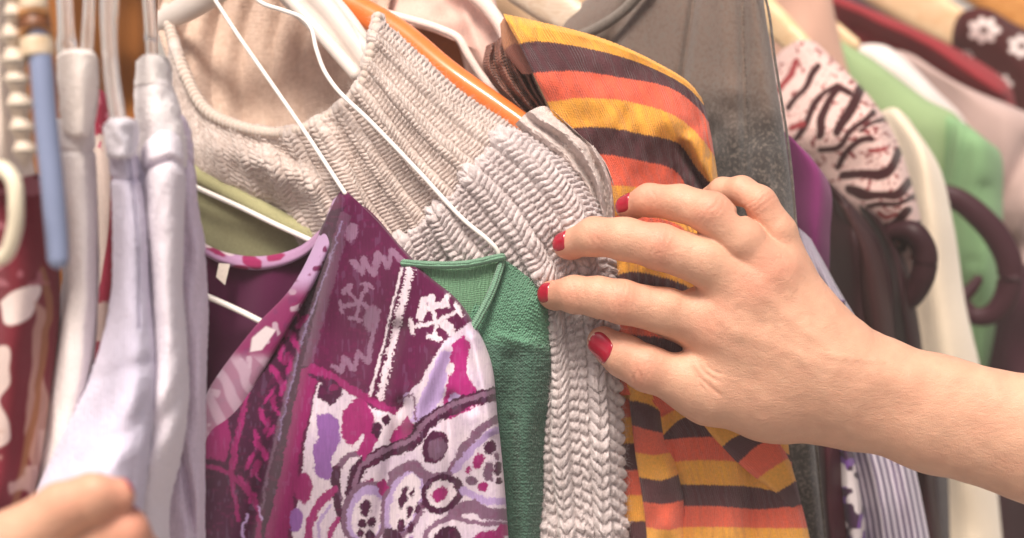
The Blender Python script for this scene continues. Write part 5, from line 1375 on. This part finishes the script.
def redw(U, V, X, Y):
    C = np.zeros(X.shape + (3,)) + hx('#702631')
    wx = X + 3 * noise2(X * .06, Y * .06, 3)
    paint(C, m_poly(wx, Y, [(2, 302), (14, 292), (40, 286), (38, 302), (24, 322), (6, 324)], smooth=True), hx('#dccac4'))
    paint(C, m_poly(wx, Y, [(-14, 350), (6, 346), (8, 380), (2, 400), (10, 440), (-14, 450)], smooth=True), hx('#d3bdb6'))
    paint(C, m_poly(wx, Y, [(36, 300), (50, 320), (44, 370), (50, 410), (34, 470), (24, 420), (34, 360)], smooth=True) * .8, hx('#b08a7c'))
    paint(C, m_stroke(wx, Y, [(44, 270), (48, 330), (36, 400), (22, 470), (6, 540)], 7), hx('#8a5a42'))
    paint(C, sstep(.3, .5, noise2(X * .09, Y * .07, 13)) * (Y > 430) * .7, hx('#c5a79c')); paint(C, sstep(.2, .4, noise2(X * .1, Y * .12, 15)) * (Y < 286) * .6, hx('#b0707a'))
    return C
simple('printed_tunic', 'dark red tunic with big cream brush shapes at the left edge', 'tunic',
       [[(-50, 150, .495), (-10, 160, .482), (30, 168, .48), (52, 190, .49)], [(-50, 230, .495), (-8, 230, .48), (34, 230, .477), (58, 240, .488)], [(-50, 320, .495), (-8, 320, .48), (32, 320, .477), (60, 320, .488)], [(-50, 420, .495), (-12, 420, .48), (24, 420, .477), (48, 420, .488)], [(-60, 590, .495), (-30, 590, .48), (0, 590, .477), (24, 590, .488)]],
       COT, redw, nv=230, nu=150, depth=fold(.004, 10, 3), roll=(.006, .010, .004, 0), rw=.15)
simple('cream_tank', 'cream tank strap hanging down the very left edge above the dark red tunic', 'tank top',
       [[(-46, -80, .475), (-20, -80, .465), (0, -80, .462), (10, -80, .47)], [(-44, 60, .472), (-14, 60, .462), (4, 60, .459), (16, 60, .468)], [(-42, 130, .472), (-10, 130, .460), (10, 130, .457), (26, 130, .466)], [(-42, 172, .472), (-10, 176, .460), (14, 178, .457), (36, 174, .466)]],
       COT, '#e3d3c6', depth=fold(.003, 9, 3), roll=(.005, .007, 0, .004), rw=.25)
bd = thing('bead_string', 'string of chunky cream beads beside the blue hanger at the far left', 'beads')
for x, y, r in ((10, -8, .0030), (13, 14, .0032), (11, 36, .0034), (14, 60, .0042), (16, 80, .0040), (19, 104, .0042), (21, 128, .0040), (24, 150, .0038)):
    sweep([(x, y - 7, .452), (x + .6, y, .4515), (x + 1, y + 7, .452)], [r * .7, r, r * .7], 16, 18, plastic_mat('cream_bead', hx('#d3c1ae'), .45) if 'cream_bead' not in bpy.data.materials else bpy.data.materials['cream_bead'], 'bead', bd)
sweep([(10, -30, .4525), (13, 30, .4525), (18, 100, .4525), (26, 168, .4525)], .0006, 40, 8, bpy.data.materials['cream_bead'], 'cord', bd)
IV = plastic_mat('ivory_plastic', hx('#e2d6bd'), .3)
rg = sweep([(-14, 172, .432), (2, 168, .430), (13, 180, .428), (16, 205, .427), (14, 232, .428), (4, 256, .430), (-12, 262, .432)], .0024, 90, 16, IV, 'ring_handle')
tag(rg, 'ivory plastic ring hanging at the far left edge over the dark red tunic', 'ring')
BLUE = plastic_mat('blue_grey_plastic', hx('#7f89a6'), .36, grain=.03)
bh = sweep([(38, 30, .452), (42, 70, .449), (47, 130, .446), (53, 190, .443), (57, 240, .441), (58, 258, .440)], [.0036, .0038, .0038, .0038, .0038, .0036], 90, 24, BLUE, 'coat_hanger', flat=.95)
tag(bh, 'thick blue grey plastic hanger arm with rounded end at the left', 'hanger')
WB1, WB2, WB3 = wood_mat('dark_bangle', hx('#5e3318'), hx('#83502c')), wood_mat('tan_bangle', hx('#a9713f'), hx('#c08a58')), wood_mat('ivory_bangle', hx('#c9ae8c'), hx('#dccbb4'))
for k, (y0, y1, r, mt, nm) in enumerate(((-26, -8, .0046, WB2, 'tan wooden bangle topmost in the stack on the blue hanger'), (-6, 10, .0044, WB3, 'ivory bangle above the brown ones on the blue hanger'), (12, 19, .0050, WB2, 'thin tan bangle in the stack on the blue hanger'), (20, 31, .0050, WB1, 'wide dark brown wooden bangle on the blue hanger'), (32, 37, .0054, WB2, 'flat light brown bangle ring under the dark brown one'), (38, 57, .0052, WB3, 'speckled ivory bangle lowest in the stack on the blue hanger'))):
    xm = lambda y: 33 + (y - 0) * .09
    n = 40; m = 40
    a = to_world([xm(y0), y0, .452]); b = to_world([xm(y1), y1, .4505]); ax = unit(b - a); s1 = unit(np.cross(ax, (0, 1, 0))); s2 = np.cross(ax, s1)
    L = np.linalg.norm(b - a); T, Fq = np.meshgrid(np.linspace(0, 2 * np.pi, m, endpoint=False), np.linspace(0, 2 * np.pi, n, endpoint=False), indexing='ij')
    inn = .0034; tk = (r - inn) / 2
    rr = inn + tk + tk * np.sign(np.cos(Fq)) * np.abs(np.cos(Fq)) ** .6; hh = L * .5 * (1 + np.sign(np.sin(Fq)) * np.abs(np.sin(Fq)) ** .5)
    G = a + hh[..., None] * ax + rr[..., None] * (np.cos(T)[..., None] * s1 + np.sin(T)[..., None] * s2)
    i = np.arange(m * n).reshape(m, n); j = np.roll(i, -1, 0); Q = np.stack([i, np.roll(i, -1, 1), np.roll(j, -1, 1), j], -1).reshape(-1, 4)
    tag(mesh_obj('bangle', G.reshape(-1, 3), Q, mt), nm, 'bangle', 'bangles stacked on the blue hanger')
# brown jacket filling the dark gap behind the clear hangers
simple('rust_jacket', 'rust brown jacket in the gap behind the clear hangers at upper left', 'jacket',
       [[(-40, -90, .66), (40, -90, .64), (110, -90, .65), (160, -90, .67)], [(-40, 60, .66), (40, 60, .64), (110, 60, .65), (158, 60, .67)], [(-40, 200, .66), (40, 200, .64), (110, 200, .65), (170, 200, .67)], [(-40, 600, .67), (40, 600, .65), (110, 600, .655), (180, 600, .68)]],
       COT, '#8c5628', depth=fold(.007, 12, 3), belly=.004)

# ------------------------------------------------------------------ setting
gm = NT('paving'); nz = gm.n('ShaderNodeTexNoise', i_Scale=3.0, i_Detail=8.0); cr = gm.n('ShaderNodeValToRGB')
cr.color_ramp.elements[0].color = (.16, .15, .14, 1); cr.color_ramp.elements[1].color = (.3, .28, .26, 1)
gm.l(gm.n('ShaderNodeTexCoord').outputs['Object'], nz.inputs['Vector']); gm.l(nz.outputs['Fac'], cr.inputs[0]); gm.l(cr.outputs[0], gm.b.inputs['Base Color']); gm.b.inputs['Roughness'].default_value = .9
g = mesh_obj('ground', np.array([(-80, -80, 0), (80, -80, 0), (80, 80, 0), (-80, 80, 0)], float), [(0, 1, 2, 3)], gm.m)
g['kind'] = 'structure'
# seat every Empty at the foot of its thing
from mathutils import Matrix
for o in list(bpy.data.objects):
    if o.type == 'EMPTY':
        cs = [c for c in bpy.data.objects if c.parent == o]
        lo = np.array([np.array(c.bound_box).min(0) for c in cs]).min(0); hi = np.array([np.array(c.bound_box).max(0) for c in cs]).max(0)
        loc = ((lo[0] + hi[0]) / 2, (lo[1] + hi[1]) / 2, lo[2])
        o.location = loc
        for c in cs:
            c.data.transform(Matrix.Translation((-loc[0], -loc[1], -loc[2])))
# ------------------------------------------------------------------ thin warm haze volume, added to lift the blacks to a faded tone
bm=bpy.data.meshes.new('added_haze'); 
hm=bpy.data.materials.new('added_haze'); hm.use_nodes=True; t=hm.node_tree; t.nodes.clear(); oo=t.nodes.new('ShaderNodeOutputMaterial'); pv=t.nodes.new('ShaderNodeVolumePrincipled')
pv.inputs['Color'].default_value=(1,.9,.8,1); pv.inputs['Density'].default_value=.045; pv.inputs['Anisotropy'].default_value=0.0
t.links.new(pv.outputs[0],oo.inputs['Volume'])
x,y0,y1,z0,z1=90,-90,90,-1,3
V=[(-x,y0,z0),(x,y0,z0),(x,y1,z0),(-x,y1,z0),(-x,y0,z1),(x,y0,z1),(x,y1,z1),(-x,y1,z1)]
h=mesh_obj('added_haze',np.array(V,float),[(0,3,2,1),(4,5,6,7),(0,1,5,4),(1,2,6,5),(2,3,7,6),(3,0,4,7)],hm,smooth=False); h['kind']='stuff'
# ------------------------------------------------------------------ camera, light, sky
cam = bpy.data.cameras.new('camera'); co = bpy.data.objects.new('camera', cam); COL.objects.link(co)
co.location = (0, 0, CAMZ); co.rotation_euler = (math.radians(90) + PITCH, 0, 0)
cam.lens = LENS; cam.sensor_width = 36; cam.clip_start = 0.01; cam.clip_end = 500
cam.dof.use_dof = True; cam.dof.focus_distance = 0.648 ; cam.dof.aperture_fstop = 6.3
scn.camera = co
sun_dir = unit((-0.14, -0.50, 0.85))
sl = bpy.data.lights.new('sun', 'SUN'); so = bpy.data.objects.new('sun', sl); COL.objects.link(so)
sl.energy = 3.3; sl.angle = math.radians(18); sl.color = (1.0, .92, .82)
from mathutils import Vector
so.rotation_euler = Vector(tuple(-sun_dir)).to_track_quat('-Z', 'Y').to_euler()
w = bpy.data.worlds.new('World'); scn.world = w; w.use_nodes = True
nt = w.node_tree; bg = nt.nodes['Background']
sky = nt.nodes.new('ShaderNodeTexSky'); sky.sky_type = 'NISHITA'; sky.sun_disc = False
sky.sun_elevation = math.asin(sun_dir[2]); sky.sun_rotation = math.atan2(sun_dir[0], sun_dir[1])
sky.dust_density = 6.0; sky.air_density = 0.6; sky.ozone_density = 0.4
nt.links.new(sky.outputs[0], bg.inputs[0]); bg.inputs[1].default_value = 0.085
scn.view_settings.view_transform = 'Standard'; scn.view_settings.look = 'None'
scn.view_settings.exposure = 0.58; scn.view_settings.gamma = 1
try:
    scn.cycles.use_denoising = True
    scn.cycles.max_bounces = 8
except Exception:
    pass
